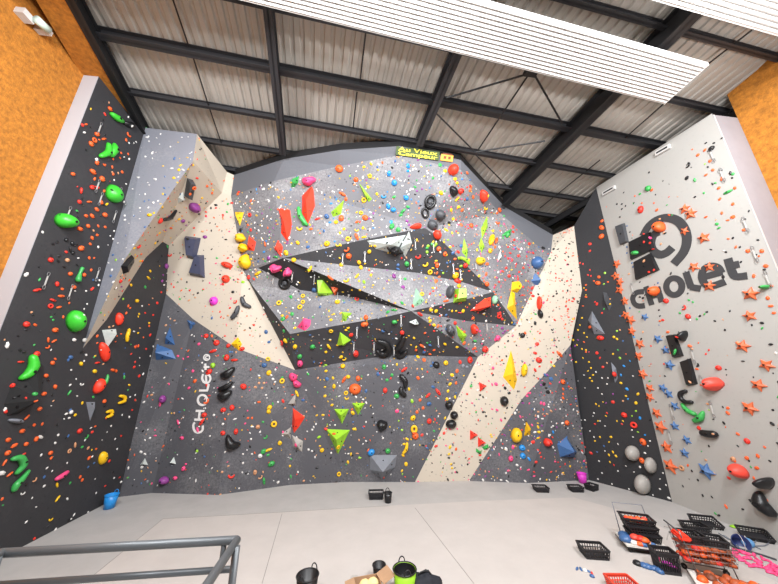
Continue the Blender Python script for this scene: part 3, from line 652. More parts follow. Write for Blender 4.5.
HOLDS = """
o 97 134 6,94 140 6,91 144 6,104 139 5,110 109 6,129 134 6,126 140 4,97 163 6,104 165 4,93 172 7,112 167 4,122 172 4,121 153 3,128 154 3,120 158 3,113 159 3,73 174 5,102 179 7,113 174 4,122 172 4,93 188 4,89 202 5,101 202 5,96 209 5,92 216 6,86 216 5,105 215 6,88 226 5,98 226 4,105 227 4,92 238 5,97 235 4,80 229 6,104 191 4,90 244 4,81 248 7,90 244 4,89 258 4,94 258 3,91 270 4,84 275 5,70 274 5,73 287 5,62 289 4,61 296 6,59 307 5,69 303 3,63 317 4,55 330 7,48 340 5,54 341 5,47 346 5,55 359 4,52 363 5,52 366 4,46 376 5,55 387 5,43 394 5,36 401 4,39 409 5,27 417 5,34 425 4,42 424 4,22 431 6,36 439 6,26 444 5,8 440 6,7 453 6,50 453 5,4 463 5,51 458 4,96 449 3,89 458 5,80 477 4,82 480 4,10 474 5,2 499 4
r 93 172 7,81 191 6,92 187 6,79 202 5,50 260 6,66 252 4,57 284 6,37 290 7,53 300 6,50 306 6,26 324 7,36 354 7,21 362 5,13 385 5,26 398 3,79 431 6,88 436 2,24 454 4,92 432 4,97 363 5,97 186 5,86 216 6
t 67 260 5,70 275 4,88 448 4,75 445 5,69 451 5,34 479 5,112 172 3,118 173 3
w 132 126 4,129 143 3,136 142 3,124 157 3,129 159 4,126 184 3,114 180 3,124 202 4,125 220 4,114 231 3,113 239 3,98 247 4,108 245 2,75 291 3,86 291 3,87 304 3,84 309 3,84 315 3,84 340 5,86 355 4,84 361 3,71 370 3,76 379 3,82 383 5,70 385 4,77 396 3,71 412 5,69 418 4,64 419 3,58 435 4,55 443 4,41 455 4,52 471 3,44 486 4,23 492 5,32 498 3,36 507 3,26 522 4,67 463 3,95 479 2,96 493 3,71 519 3,88 512 3,101 350 2,142 306 3,170 319 2,143 374 4,130 397 3,135 395 3,144 402 4,129 417 4,122 415 3,111 426 3,115 439 3,145 440 3,150 438 3,107 432 2,102 440 2
k 70 127 3,60 215 2,57 242 4,53 244 4,76 245 5,70 250 5,59 256 4,58 261 4,39 267 3,64 267 4,73 253 5,77 265 4,66 240 5,72 243 5,41 287 3,33 315 3,40 331 3,26 330 3,18 336 3,20 350 4,24 352 4,48 380 4,14 398 3,57 425 3,66 438 3,52 395 3,103 120 3,90 127 3,86 150 3,105 135 3,96 159 3,92 183 3,82 199 3,83 205 3,77 212 3,78 217 3,82 227 3,112 190 3
b 70 357 5,68 360 4,93 280 3,97 278 3,70 410 4,68 436 4,44 477 4,94 463 3,88 467 3,124 374 3,125 348 2
y 81 364 5,94 371 5,82 403 4,57 485 5,57 499 5,51 518 5,137 301 5,129 330 4,138 333 3,123 384 0,129 385 4,95 356 3,94 371 5,139 314 3,75 415 4,149 323 3
g 34 345 3,53 320 3,51 317 3,35 394 5,69 393 5,93 397 4,86 436 5,82 447 4,70 483 3,94 357 3
o 128 306 4,130 308 3,126 313 4,121 334 3,117 336 2,97 336 4,97 343 3,113 370 6,116 371 4,104 401 5,106 418 3,138 346 4,135 347 4,149 326 3
r 136 346 3,150 335 4,153 315 3,145 313 3,146 349 3,131 354 3,135 362 3,134 367 4,139 376 4,157 303 4,135 400 3,132 410 3,121 436 3,96 363 5
p 160 404 5,178 422 5,169 384 3
t 109 327 3,113 326 3,103 364 3
P 163 398 7
r 109 461 4,121 435 3,105 486 3,223 433 6,236 432 6,232 474 7,243 386 7,224 410 6,232 407 6,223 434 5,236 433 5,209 372 8,207 385 4,205 415 6,202 422 7,206 336 6,217 343 7,213 351 7,228 346 5,227 357 7,234 360 6,242 349 6,235 301 5,139 245 7,170 254 5,120 281 5,160 220 7,174 287 3,122 291 3,197 178 4,216 208 3,206 216 3,206 212 3,223 215 3,250 215 5,251 230 4,232 203 4,239 192 4,225 336 3,249 277 5,254 279 4,223 284 4,228 258 3,194 228 3,254 325 3,252 324 3,250 335 2,221 317 3,238 323 2,254 244 4,317 219 5
w 144 440 3,150 438 3,115 439 3,114 478 3,97 493 3,117 449 3,145 454 4,145 463 5,142 467 4,173 461 5,210 436 3,196 453 3,250 433 3,251 439 3,243 463 3,247 450 2,248 474 2,260 432 3,260 456 5,190 478 2,243 454 3,252 454 3,242 453 2,225 452 3,214 415 4,223 424 4,255 403 2,266 395 3,214 388 2,179 423 4,206 466 2,164 285 4,262 342 2,181 376 2,116 288 4,107 294 3,112 270 4,106 300 3,123 259 3,140 208 3,158 201 3,258 202 3,263 240 3,259 231 3,262 238 3,268 244 3,257 254 3,268 273 3,252 203 3,260 207 2,269 201 3,271 219 3,258 212 2,264 189 4,247 205 2
P 165 480 9,163 398 7,214 302 8,166 266 6,163 275 3,162 281 4,194 207 10,183 221 5,205 237 5,269 258 5
p 175 478 5,184 468 5,182 438 5,198 430 5,189 388 4,169 385 2,178 356 3,155 430 2,193 371 4,186 464 3,199 344 4,188 357 3,181 422 5
y 102 458 9,268 450 6,280 443 5,269 412 5,269 373 6,268 359 5,137 299 7,148 278 5,150 271 4,179 170 4,174 178 4,163 194 3,150 215 5,154 213 3,162 207 4,179 219 4,188 169 3,213 190 3,202 198 3,258 273 7,193 165 3,134 248 4,140 261 4,131 285 4,155 243 4
o 225 419 3,248 418 3,252 418 3,259 402 4,206 400 7,212 336 4,195 381 5,141 254 4,142 261 4,130 285 4,137 256 3,194 188 5,207 186 4,212 193 4,190 194 4,145 240 3,157 235 3,171 228 4,265 244 5,248 225 4,242 273 3,129 280 4,247 316 2,251 201 4,238 194 4
t 258 427 5,259 383 3,262 388 3,255 387 3,255 472 5,260 476 5,255 325 3,238 282 3,170 255 3,182 216 3,176 221 3
g 264 451 6,271 464 7,264 481 6,265 436 5,268 455 4,180 299 3,145 287 4,263 422 3,230 278 3,217 258 3,227 212 3,228 204 3,276 257 5
l 213 366 6,197 451 4,197 451 3,243 282 4,238 267 3,123 299 3,116 260 3,275 257 4
b 264 365 6,111 276 4,145 227 3,113 255 3,246 492 2,149 200 2,180 194 3,266 332 5,269 342 4,232 352 3,212 318 4
k 244 416 2,173 380 2,239 304 3,245 330 2,260 327 2,260 336 2,241 324 2,250 328 3,236 336 3,232 356 3,158 261 3,162 256 3,180 253 2,188 239 4,192 193 3,216 205 4,211 208 3,206 203 3,199 214 3,210 223 2,212 249 2,209 223 2,187 282 3,181 229 2,178 282 2,199 222 2,209 222 2,198 293 3,233 292 4,186 280 2,241 230 5,238 221 2,222 231 2,268 296 2,174 189 2,173 245 2
B 230 352 2
y 286 253 7,300 227 7,298 243 5,327 244 7,338 244 5,340 233 4,344 229 4,348 239 6,341 265 5,294 260 6,310 269 7,336 222 5,346 279 7,343 292 3,352 290 3,357 276 6,279 303 6,303 296 5,303 302 5,300 307 6,295 328 4,286 341 6,295 347 6,270 359 7,338 302 6,329 311 3,331 320 4,334 314 3,331 331 5,348 328 4,329 347 6,341 357 5,344 358 5,330 340 3,346 330 4,270 374 6,282 381 6,297 394 6,269 408 6,274 424 7,348 377 5,334 386 5,326 371 4,343 366 6,346 393 5,347 397 5,353 413 5,325 396 4,325 387 3,332 405 4,323 415 4,333 378 4,326 388 4,281 444 6,322 450 5,338 447 5,351 454 4,348 462 4,339 474 5,290 466 3,354 429 4,370 176 5,364 167 4,364 200 6,377 194 4,361 213 5,335 222 4,368 187 4,371 164 4,357 229 5,364 237 5,363 228 4,361 268 5,359 262 5,369 252 5,375 246 4,425 263 7,430 272 6,446 230 5,433 242 4,446 255 4,444 242 3,371 275 4,422 294 5,431 310 5,436 311 5,430 321 5,434 325 5,445 344 5,414 338 4,418 357 5,413 418 7,414 428 7,446 363 6,422 369 3,409 389 4,447 399 4,429 318 4,426 302 3,452 233 4,440 295 3,378 170 3,433 288 4,416 347 4,320 446 3,449 225 3,426 278 3,359 281 3,360 290 4,326 352 4
o 357 237 7,346 248 7,349 256 7,331 278 7,334 290 6,265 244 4,311 229 5,287 317 5,344 380 7,355 389 11,358 379 6,334 434 5,339 169 9,342 194 7,346 199 5,365 218 7,341 219 7,356 180 6,365 221 6,439 249 6,445 254 6,437 265 6,436 281 5,438 326 5,422 346 6,434 350 4,416 350 4,424 360 5,366 317 6,365 324 8,417 412 4,420 400 4,418 378 5,446 301 6,425 333 4,357 222 5,439 277 4,414 433 5,423 408 4
r 281 342 7,351 335 6,356 354 8,357 299 6,326 429 5,416 227 7,437 235 7,418 255 7,413 306 5,420 314 6,402 333 6,404 370 7,385 391 6,428 395 6,438 392 7,429 421 6,358 299 7,283 401 5,434 331 3,444 433 4,360 222 3
p 276 268 8,287 272 7,300 363 8,290 376 7,297 384 7,397 411 5,296 445 5,283 432 3
k 285 283 11,382 424 10,436 365 8,448 405 7,383 349 9,401 349 10,432 224 9,395 246 5,387 243 4,394 253 6,389 248 6,402 252 5,408 239 3,406 229 3,416 246 2,408 373 4,449 223 5,369 238 2,384 330 4,420 342 4
b 324 231 4,308 247 5,314 290 6,264 365 7,327 217 6,329 176 3,398 269 5,430 345 5,424 352 5,383 331 5,366 391 5,378 374 5,429 404 6,433 387 5,314 362 4,310 335 3,320 307 4,327 379 5,343 407 3,303 400 4,353 422 3,381 330 3,415 356 3,431 366 4,353 421 3,398 265 4,447 263 3,446 315 4
B 389 174 6,394 183 7,408 166 6,384 195 6,406 198 6,388 206 6,394 210 6,391 222 5,408 171 4,391 224 5
g 303 224 5,283 319 6,284 331 5,312 347 6,300 356 6,384 367 6,396 396 6,387 380 4,392 375 4,403 211 6,394 197 5,415 187 4,398 230 6,407 264 6,405 279 4,395 322 6,394 310 6,388 312 5,308 374 4,265 436 5,264 451 6,271 464 7,264 481 6,392 226 7,291 297 5,292 314 5,275 257 5,293 339 3,408 207 5,401 215 5,402 303 5
l 371 275 4,364 282 5,319 437 5,427 252 4,412 401 5,402 430 3,436 244 4,428 246 4,326 365 4,350 176 3,308 270 3
P 407 221 4,409 225 4,394 276 6,403 287 5,407 171 4,418 160 3,417 191 3,419 206 2,407 220 3,267 258 5,313 226 2
w 273 379 4,275 382 3,266 395 3,267 398 2,278 402 3,316 424 3,335 425 3,315 457 3,298 472 3,262 226 3,269 235 3,280 313 3,293 308 3,298 282 3,268 275 4,269 269 3,384 366 2,374 293 3,386 265 3,375 282 3,382 234 2,414 165 3,389 211 3,356 397 4,383 373 3,382 379 2,368 375 3,365 408 2,395 273 2,366 422 3,330 425 2,312 451 3,278 388 2,375 298 3,311 277 3,384 307 4,319 277 3,389 334 3,382 350 3,352 394 3,414 445 3,422 397 2,444 373 3
t 264 383 3,318 378 3,320 366 3,263 472 3,359 440 3,285 408 3
n 400 412 4,403 407 4,378 318 4,376 423 3
r 461 191 8,465 266 6,458 252 5,529 244 5,456 296 5,457 281 8,474 329 8,455 323 5,499 316 6,485 349 8,539 302 8,509 276 5,470 360 8,460 362 5,438 392 6,467 394 3,537 344 5,535 353 5,539 360 7,535 370 5,445 433 6,436 446 5,513 227 5,513 232 4,514 240 5,510 253 4,512 260 4,509 276 5,506 268 4,508 247 3,518 256 4,505 256 3,533 253 4,500 313 4,502 271 3,532 288 5,531 293 4,533 296 4,523 287 3,502 319 4,426 446 2,422 435 4,470 186 4,473 349 3,523 268 3,519 272 3,516 264 3,518 279 3,469 271 3
k 453 191 8,437 363 8,449 405 8,454 415 8,451 423 10,504 401 8,381 425 10,452 424 10,543 248 5,540 314 6,535 323 5,523 335 6,505 388 4,509 393 4,493 375 3,475 377 3,474 374 3,544 384 5,548 392 5,508 341 3,546 388 3,448 320 5,483 397 3,433 388 3,431 455 2,432 463 2,454 463 2,432 472 2,452 473 2,437 439 2,441 455 2,443 468 2,461 412 2,484 395 3,480 395 3,486 416 3,507 408 3,571 271 3,573 298 3,452 453 3,483 412 3
y 455 179 5,457 183 5,441 193 6,457 199 6,458 207 5,451 210 5,486 207 6,488 196 4,445 171 5,493 231 5,491 239 7,490 251 6,477 250 4,480 261 8,453 219 5,448 230 7,456 275 8,450 247 4,479 276 4,459 286 6,432 310 5,436 311 5,463 311 5,457 347 4,454 347 4,445 344 5,524 370 8,446 363 6,452 375 5,450 384 5,448 391 4,455 397 4,446 399 5,405 448 6,406 464 5,414 429 8,407 439 5,450 447 5,449 454 4,469 260 4,452 311 3,434 289 4,440 295 3,451 464 3,452 468 3,554 366 3,552 340 2,530 299 3,404 444 4,445 418 4,403 455 4
o 467 173 5,470 190 5,473 197 5,471 187 4,462 210 5,499 210 6,496 241 7,493 244 5,487 264 5,471 226 6,461 225 5,455 259 4,497 222 6,486 274 5,445 301 5,464 343 5,464 332 4,457 371 5,456 383 4,559 354 7,563 382 6,563 389 4,563 394 3,563 398 4,415 436 8,487 284 6,472 293 4,474 292 3,473 318 4,475 348 4,456 449 4,530 298 3,436 264 4,437 273 4,457 269 4,499 211 5,497 213 4,502 360 3,474 333 4,498 305 3,495 247 4,435 263 3,430 354 4,484 281 3,492 250 3,525 333 4,483 339 2,436 288 3
P 500 316 5,503 333 4,502 328 4,418 161 4,417 191 3,422 189 3,419 206 2,505 331 3,522 241 2,527 252 3,528 265 3
p 498 338 7,496 384 5,493 368 4,495 340 4,504 224 3,527 396 3,530 393 3,497 410 4,501 420 4,472 403 3,477 330 3,510 258 3,541 403 4,492 409 3
g 507 234 7,503 238 3,494 300 7,475 341 5,440 165 5,433 178 4,388 451 6,432 244 4,427 248 4,471 386 4,476 412 3,504 216 3,505 347 2,434 431 3,501 226 3
b 515 248 4,447 314 5,514 324 4,461 246 5,453 253 5,432 344 4,434 387 5,430 404 5,467 199 5,450 262 3,545 375 5,543 374 4,427 448 4,433 363 4,456 393 3,470 180 3,540 379 3,446 329 3
B 372 452 8,461 245 4,462 179 3
w 486 321 4,513 278 3,499 247 3,494 258 3,490 291 4,520 324 5,525 300 3,525 302 3,520 252 3,522 249 3,524 243 3,517 238 3,479 365 3,515 413 4,517 410 3,541 403 3,520 314 3,513 331 3,486 398 2,366 441 3,383 438 3,427 434 3,394 430 2,443 230 2,447 200 2,474 308 3,487 331 2,493 327 2,523 268 3,509 385 2,550 402 2,536 399 2,549 249 2,528 248 2,534 258 3,525 263 3
l 459 258 4,434 246 4,402 430 4,461 266 4,448 240 3,487 220 3,551 365 2,443 273 3
n 450 329 6,463 366 5,467 367 4,449 310 3,431 318 3
r 547 442 7,533 442 5,540 453 3,541 457 3,538 450 3,536 462 4,534 472 3,537 461 3,590 244 5,590 251 4,583 264 3,590 270 3,591 276 3,597 304 5,597 353 5,600 358 4,603 367 4,614 374 6,613 402 5,624 415 6,634 425 7,601 338 7,602 313 3,595 302 3,607 413 3,622 424 3,614 465 3,616 464 3,641 210 8,683 307 6,688 316 6,663 320 5,666 301 6,709 350 3,706 354 3,719 368 6,699 428 5,747 441 6,729 478 4,651 376 2,644 242 4,650 243 4,644 234 4,654 270 4,649 272 4,653 249 4,591 453 5,585 447 3,595 424 3,582 443 4,580 263 3,588 275 3,677 337 4,669 197 2,570 271 3,567 281 3,574 299 3,560 281 2,563 291 2,566 306 3,568 317 2,561 316 2,569 300 3,568 309 3,664 364 3,651 346 3,651 364 2
o 567 423 6,602 221 5,602 228 6,602 236 6,599 277 5,598 283 6,643 442 8,642 460 6,590 327 5,657 210 5,652 190 5,698 155 4,705 150 4,710 161 4,713 170 4,706 175 4,722 179 5,719 188 4,735 188 4,720 199 4,733 204 4,722 213 4,733 217 5,744 230 4,706 217 4,736 247 4,748 251 5,762 251 5,759 256 3,766 266 5,754 276 5,768 298 5,771 306 5,774 313 4,690 346 5,660 376 2,653 248 3,594 281 3,586 352 3,584 342 3,586 290 3,586 285 3,586 297 4,608 282 3,583 306 3,640 460 4,728 413 5,728 408 4,697 369 4,701 385 3,668 332 4,666 348 4,660 321 4,626 354 2,654 203 3,642 203 3,635 196 3,738 434 4,735 461 4,747 458 5,758 456 5,757 468 5,754 478 4,718 266 3,772 286 3,775 260 4
t 551 411 4,547 414 3,578 412 3,577 406 3,682 468 6,733 459 6,690 382 4,643 332 4,644 261 5,629 274 4,708 404 4,713 434 3,610 299 3,706 460 3,714 474 4,658 426 3,660 219 4,661 244 4,664 233 4,692 349 3,623 401 3,620 330 3,607 363 3
y 538 427 4,539 432 4,538 438 4,614 337 4,617 339 4,613 354 3,638 394 5,636 403 5,586 350 3,582 349 3,597 338 2,611 437 4,609 442 3,609 455 4,613 452 4,616 456 4,610 462 3,596 404 3,599 406 3,593 375 3,590 378 3,603 402 2,610 304 3,586 295 2,584 288 2,584 333 3,583 358 3,591 368 3,621 383 4,623 421 3,573 340 3,577 345 3,578 330 3,582 318 3,592 381 3,573 319 3,580 325 3,617 421 3,600 437 3,606 416 3,595 441 3,598 421 3,626 396 3,589 362 3,588 371 3,587 337 3,576 362 3
l 621 382 4,617 331 3,605 273 4,604 284 3,620 358 4,638 432 3,636 411 3,632 416 3,709 410 2,705 164 2
g 605 273 4,634 252 6,695 180 5,733 174 4,728 192 7,717 224 4,719 228 4,766 286 6,675 352 6,689 300 3,697 319 3,693 302 3,648 188 7,640 194 4,751 467 3,704 193 3,680 313 3,667 205 3,618 350 3,628 315 3,604 309 3
B 522 448 7,523 456 7,529 459 5,627 389 5,640 418 5,624 366 4,621 375 4,553 432 4,628 399 3,630 361 3,645 435 3,634 337 4
b 559 442 3,627 247 3,627 253 3,632 263 3,633 267 3,627 226 3,659 325 2,658 283 3,641 445 3,623 341 3,551 379 5,630 308 3,620 316 3,604 446 3,597 452 3,576 401 3
P 547 375 4,541 385 3,575 346 3,578 340 3,613 394 3,606 403 3
p 513 447 5,511 458 6,541 405 6,657 424 3,650 238 5,532 425 3,544 404 4,584 461 4,589 352 2,571 285 2,562 273 2,567 265 2
k 617 204 3,622 204 3,622 209 3,620 217 3,602 216 2,630 232 3,632 238 2,624 245 2,640 282 3,643 298 4,640 297 4,645 295 3,711 149 6,706 143 3,714 143 3,687 165 6,687 178 5,708 167 3,722 170 3,707 312 3,730 311 3,715 321 3,725 330 3,762 323 4,663 181 2,695 197 3,723 407 3,724 423 4,709 446 3,683 486 3,698 480 3,712 497 3,733 238 3,741 262 3,758 240 3,749 211 3,738 446 3,770 461 3,659 310 3,634 203 3,660 316 3,726 252 3,745 219 3,650 420 3,694 373 2,700 316 3,752 325 3,605 350 3,665 376 3,740 247 3,756 255 3,773 410 3
w 560 409 3,538 416 3,553 426 3,561 400 3,550 435 3,776 353 4,506 449 5,502 448 3,494 449 3,517 465 4,506 473 3,483 480 4,501 480 4,525 481 4,540 479 3,562 474 3,585 420 3,605 426 3,600 421 3,593 416 2,602 378 3,596 372 3,608 378 3,598 388 3,633 376 3,632 430 3,633 437 3,650 441 3,618 444 3,616 455 3,602 473 3,612 484 3,598 479 3,629 489 3,653 495 3,660 489 3,669 498 4,660 479 3,666 485 3,640 467 4,645 453 4,634 472 3,663 473 3,618 471 3,590 431 3,594 437 3,581 420 3,599 461 3,594 413 3,602 394 3,607 384 3,648 446 3,605 451 3,580 439 3,578 381 2,584 375 3,585 388 2,577 411 3,690 320 3,743 220 3,724 251 3,626 466 3
s 617 264 7,616 276 7,620 282 7,620 290 7,625 301 7,626 315 7,631 320 8,632 331 7,640 344 8,639 356 7,643 374 8,650 388 7,650 397 7,657 413 8,661 427 10,667 447 9,671 466 11,685 209 8,691 214 9,685 231 7,704 238 9,694 267 8,710 267 8,710 286 9,751 294 11,750 316 9,743 346 10,767 365 10,759 385 10,750 408 11
S 645 317 6,658 339 7,666 350 7,670 365 8,663 388 7,669 394 7,675 406 7,675 426 7,687 440 7,685 453 7,707 471 12
"""
# ------------------------------------------------------------------ painted lettering
def ribbon(name, plane, strokes, w, m, parent, lift=.012):
    """flat painted strokes; pixel polylines laid on the wall plane, w = stroke width in metres"""
    p0, n = plane; bm = bmesh.new(); nst = 0; up = Vector((0, 0, 1)); y = (up-n*up.dot(n)).normalized(); x = y.cross(n)
    for st in strokes:
        lift += .003
        q = [onplane(px, py, p0, n) for px, py in st]; q = [Vector(((p-p0).dot(x), (p-p0).dot(y))) for p in q]
        closed = (q[0]-q[-1]).length < 1e-6
        if closed: q = q[:-1]
        if len(q) > 2:      # smooth curves
            s = []; N = len(q)
            for a in range(N if closed else N-1):
                g = (lambda i: q[i % N]) if closed else (lambda i: q[max(0, min(N-1, i))])
                a0, a1, a2, a3 = g(a-1), g(a), g(a+1), g(a+2)
                for t in (0, .25, .5, .75): s.append(.5*((2*a1)+(a2-a0)*t+(2*a0-5*a1+4*a2-a3)*t*t+(3*a1-a0-3*a2+a3)*t**3))
            if not closed: s.append(q[-1])
            q = s
        N = len(q); Lr = []
        for a in range(N):
            t = (q[(a+1) % N]-q[a-1]) if closed else (q[min(a+1, N-1)]-q[max(a-1, 0)])
            t.normalize(); nn = Vector((-t.y, t.x))*w/2
            Lr.append([bm.verts.new(p0+x*v.x+y*v.y+n*h) for h in (lift, .002) for v in (q[a]+nn, q[a]-nn)])
        for a in range(N if closed else N-1):
            A, Bq = Lr[a], Lr[(a+1) % N]
            for i, j in ((0, 1), (1, 3), (3, 2), (2, 0)): bm.faces.new((A[i], A[j], Bq[j], Bq[i]))
        if not closed:
            for E in (Lr[0], Lr[-1]): bm.faces.new((E[0], E[1], E[3], E[2]))
    bmesh.ops.recalc_face_normals(bm, faces=bm.faces)
    return bmobj(name, bm, m, parent)
M_LETK = mat('dark_grey_letter_paint', rgb(58, 58, 60), .75); M_LETW = mat('white_letter_paint', rgb(222, 220, 218), .7)
pr = (Vector((XR, 7, 7)), Vector((-1, 0, 0)))
def arc(cx, cy, rx, ry, a0, a1, n=12): return [(cx+rx*math.cos(R(a0+(a1-a0)*i/n)), cy+ry*math.sin(R(a0+(a1-a0)*i/n))) for i in range(n+1)]
lg = tag(empty('wall_lettering', onplane(665, 285, *pr)), 'dark grey painted lettering with circled letter on pale right wall', 'lettering')
bpy.context.view_layer.update()
def lpart(name, strokes, w): 
    o = ribbon(name, pr, strokes, w, M_LETK, None); o.parent = lg; o.matrix_parent_inverse = lg.matrix_world.inverted()
W_ = .19
lpart('circle', [[(643, 236), (648, 227), (656, 220.5), (667, 217.8), (678, 221), (685, 230), (687, 241), (683.5, 252.5), (674, 264)]], .27)
lpart('letter', [[(659.5, 231.5), (654, 235), (651.5, 243), (653.5, 250.5), (660, 254.6), (667, 252.5), (672.5, 247.5)]], .27)
lpart('letter', [[(644, 291.5), (637, 292.5), (633, 297.5), (634.5, 303.5), (639, 306), (645, 305.5)]], W_)
lpart('letter', [[(646, 286.5), (652, 305)], [(657.5, 287), (662, 302)], [(649, 297), (660, 294)]], W_)
lpart('letter', [arc(674.3, 286.5, 7.8, 8.4, 0, 360)], W_)
lpart('letter', [[(686, 272), (691.5, 288)], [(690.6, 287), (701, 288.6)]], W_)
lpart('letter', [[(702.5, 277.5), (722.5, 271.8)], [(721.5, 273), (718, 267.5), (711, 265.8), (704, 269.5), (702, 277), (705.5, 284.2), (712, 286), (725.5, 281.6)]], W_)
lpart('letter', [[(728, 258.5), (732, 271), (736, 276.5), (747.5, 275.6)], [(730, 266), (739.5, 264)]], W_)
# white vertical lettering on the grey panel
B0, k0, i0 = basis_at(203, 398); pl = (B0.translation.copy(), B0.col[2].xyz.copy())
lw = tag(empty('wall_lettering', B0.translation), 'white vertical lettering reading upwards on lower left grey panel', 'lettering')
bpy.context.view_layer.update()
def wpart(name, strokes, w=.075):
    o = ribbon(name, pl, strokes, w, M_LETW, None); o.parent = lw; o.matrix_parent_inverse = lw.matrix_world.inverted()
wpart('letter', [[(203, 425.5), (202.5, 430.5), (198.5, 432.5), (194.5, 430.5), (193.5, 425), (195, 422.5)]])
wpart('letter', [[(194.5, 419.5), (203, 419.8)], [(196, 410.8), (204.5, 411)], [(199, 419.5), (200, 411)]])
wpart('letter', [arc(202.6, 400, 4.6, 5.0, 0, 360)])
wpart('letter', [[(199.3, 390.5), (208, 390.5)], [(207.4, 390.5), (209, 384)]])
wpart('letter', [[(206.5, 382), (206, 375)], [(206.2, 374.5), (209.5, 375.5), (210.6, 379), (208.5, 382.5), (204.5, 382.3), (202.3, 378.5), (203.3, 374)]])
wpart('letter', [[(203.8, 367), (209.5, 367)], [(205.8, 370), (205.4, 363.6)]])
wpart('emblem', [arc(206.8, 357.5, 2.9, 2.9, 0, 360)], .045)
wpart('emblem', [[(208, 356.3), (206.6, 356), (205.7, 357.6), (206.6, 359), (208, 358.8)]], .04)
LM.append((205, 395, 'white vertical lettering'))
# yellow sign on the rim
pS, qS = atY(396, 152.5, 0), None
Bs, ks, _ = basis_at(424, 158)
pa = Bs.translation.copy(); 
def spt(x, y): return onplane(x, y, pa+Bs.col[2].xyz*.02, Bs.col[2].xyz)
a, b, c = spt(396, 155), spt(438, 160.5), spt(396, 146)
sx = (b-a).normalized(); sz = sx.cross((c-a)).normalized(); sy = sz.cross(sx)
MS = Matrix((sx, sy, sz)).transposed().to_4x4(); MS.translation = a
wS = (b-a).length; hS = (c-a).dot(sy)
sg = empty('banner_sign', None, basis=MS); tag(sg, 'small yellow lettered sign at top rim of climbing wall', 'sign'); LM.append((424, 154, 'yellow lettered sign'))
M_SGREEN = mat('sign_dark_green', rgb(60, 78, 30), .6); M_SYEL = mat('sign_yellow', rgb(250, 232, 60), .5); M_SOR = mat('sign_orange', rgb(232, 160, 60), .5); M_SBR = mat('sign_brown', rgb(120, 60, 30), .6)
bm = bmesh.new(); add_box(bm, (wS/2, hS*.5, .015), (wS*1.02, hS*1.0, .03)); o = bmobj('board', bm, M_SGREEN, sg)
for txt, yy in (('Au Vieux', hS*.53), ('Campeur', hS*.06)):
    cu = bpy.data.curves.new('lettering', 'FONT'); cu.body = txt; cu.size = hS*.62; cu.extrude = .005; cu.offset = .002
    cu.materials.append(M_SYEL); t0 = bpy.data.objects.new('text', cu); COL.objects.link(t0); bpy.context.view_layer.update()
    tm = bpy.data.meshes.new_from_object(t0.evaluated_get(bpy.context.evaluated_depsgraph_get())); bpy.data.objects.remove(t0); bpy.data.curves.remove(cu)
    t = link('lettering', tm, None, sg)
    if not tm.materials: tm.materials.append(M_SYEL)
    xs = [v.co.x for v in tm.vertices]; t.scale = (wS*.92/(max(xs)-min(xs)), 1, 1); t.location = (wS*.04, yy, .04)
bm = bmesh.new(); add_box(bm, (wS*1.2, hS*.42, .015), (wS*.3, hS*.75, .03)); bmobj('emblem_board', bm, M_SOR, sg)
bm = bmesh.new(); add_box(bm, (wS*1.2, hS*.86, .016), (wS*.22, hS*.16, .03)); add_box(bm, (wS*1.15, hS*.45, .034), (wS*.06, hS*.3, .012)); add_box(bm, (wS*1.26, hS*.45, .034), (wS*.06, hS*.3, .012)); bmobj('emblem', bm, M_SBR, sg)

# ------------------------------------------------------------------ small holds
allv2 = [tuple(v) for v in allv]; nb = len(allv2)
FULLTREE = BVHTree.FromPolygons(allv2+feat_v, [tuple(f) for f in allf]+[tuple(nb+i for i in f) for f in feat_f])
def hold_mesh(kind, var):
    rnd = random.Random(kind+str(var)); bm = bmesh.new()
    if kind in ('knob', 'edge'):
        bmesh.ops.create_icosphere(bm, subdivisions=2, radius=.5)
        ph = [Vector((rnd.uniform(-1, 1), rnd.uniform(-1, 1), rnd.uniform(-.2, 1))).normalized() for _ in range(4)]; am = [rnd.uniform(-.22, .22) for _ in range(4)]
        sx, sy, sz = (1, rnd.uniform(.75, 1), .95) if kind == 'knob' else (1.25, rnd.uniform(.45, .6), .7)
        for v in bm.verts:
            d = v.co.normalized(); f = 1+sum(a*max(0, d.dot(p))**2 for a, p in zip(am, ph))
            v.co = Vector((v.co.x*f*sx, v.co.y*f*sy, max(0, v.co.z*f*sz)))
    elif kind == 'ring':
        pts = [Vector((math.cos(a)*.34, math.sin(a)*.34*rnd.uniform(.9, 1), .13)) for a in [2*math.pi*j/12 for j in range(12)]]
        add_tube(bm, pts, .16, 6, closed=True)
    elif kind == 'curl':
        pts = [Vector((math.cos(a)*.38, math.sin(a)*.38-.1, .12)) for a in [R(200)+R(190)*j/8 for j in range(9)]]
        add_tube(bm, pts, [.08]+[.15]*7+[.08], 6)
    elif kind == 'star':
        pts = [];n = 5
        for i in range(n*2):
            r = .56 if i % 2 == 0 else .25; a = math.pi*i/n+rnd.uniform(-.12, .12); pts.append((r*math.cos(a), r*math.sin(a), .10 if i % 2 == 0 else .20))
        lo = [bm.verts.new((x*1.05, y*1.05, 0)) for x, y, z in pts]; hi = [bm.verts.new(p) for p in pts]; c = bm.verts.new((0, 0, .42))
        for i in range(2*n):
            j = (i+1) % (2*n); bm.faces.new((lo[i], lo[j], hi[j], hi[i])); bm.faces.new((hi[i], hi[j], c))
    me = bpy.data.meshes.new(kind); bm.normal_update(); bm.to_mesh(me); bm.free()
    if kind != 'star':
        for p in me.polygons: p.use_smooth = True
    me.materials.append(None)
    return me
HMESH = {k: [hold_mesh(k, v) for v in range(n)] for k, n in (('knob', 5), ('edge', 4), ('ring', 2), ('curl', 2), ('star', 3))}
bb = bmesh.new(); add_lathe(bb, [(.09, .0), (.09, .06), (.05, .08)], 6, (0, 0, 0), True, True)
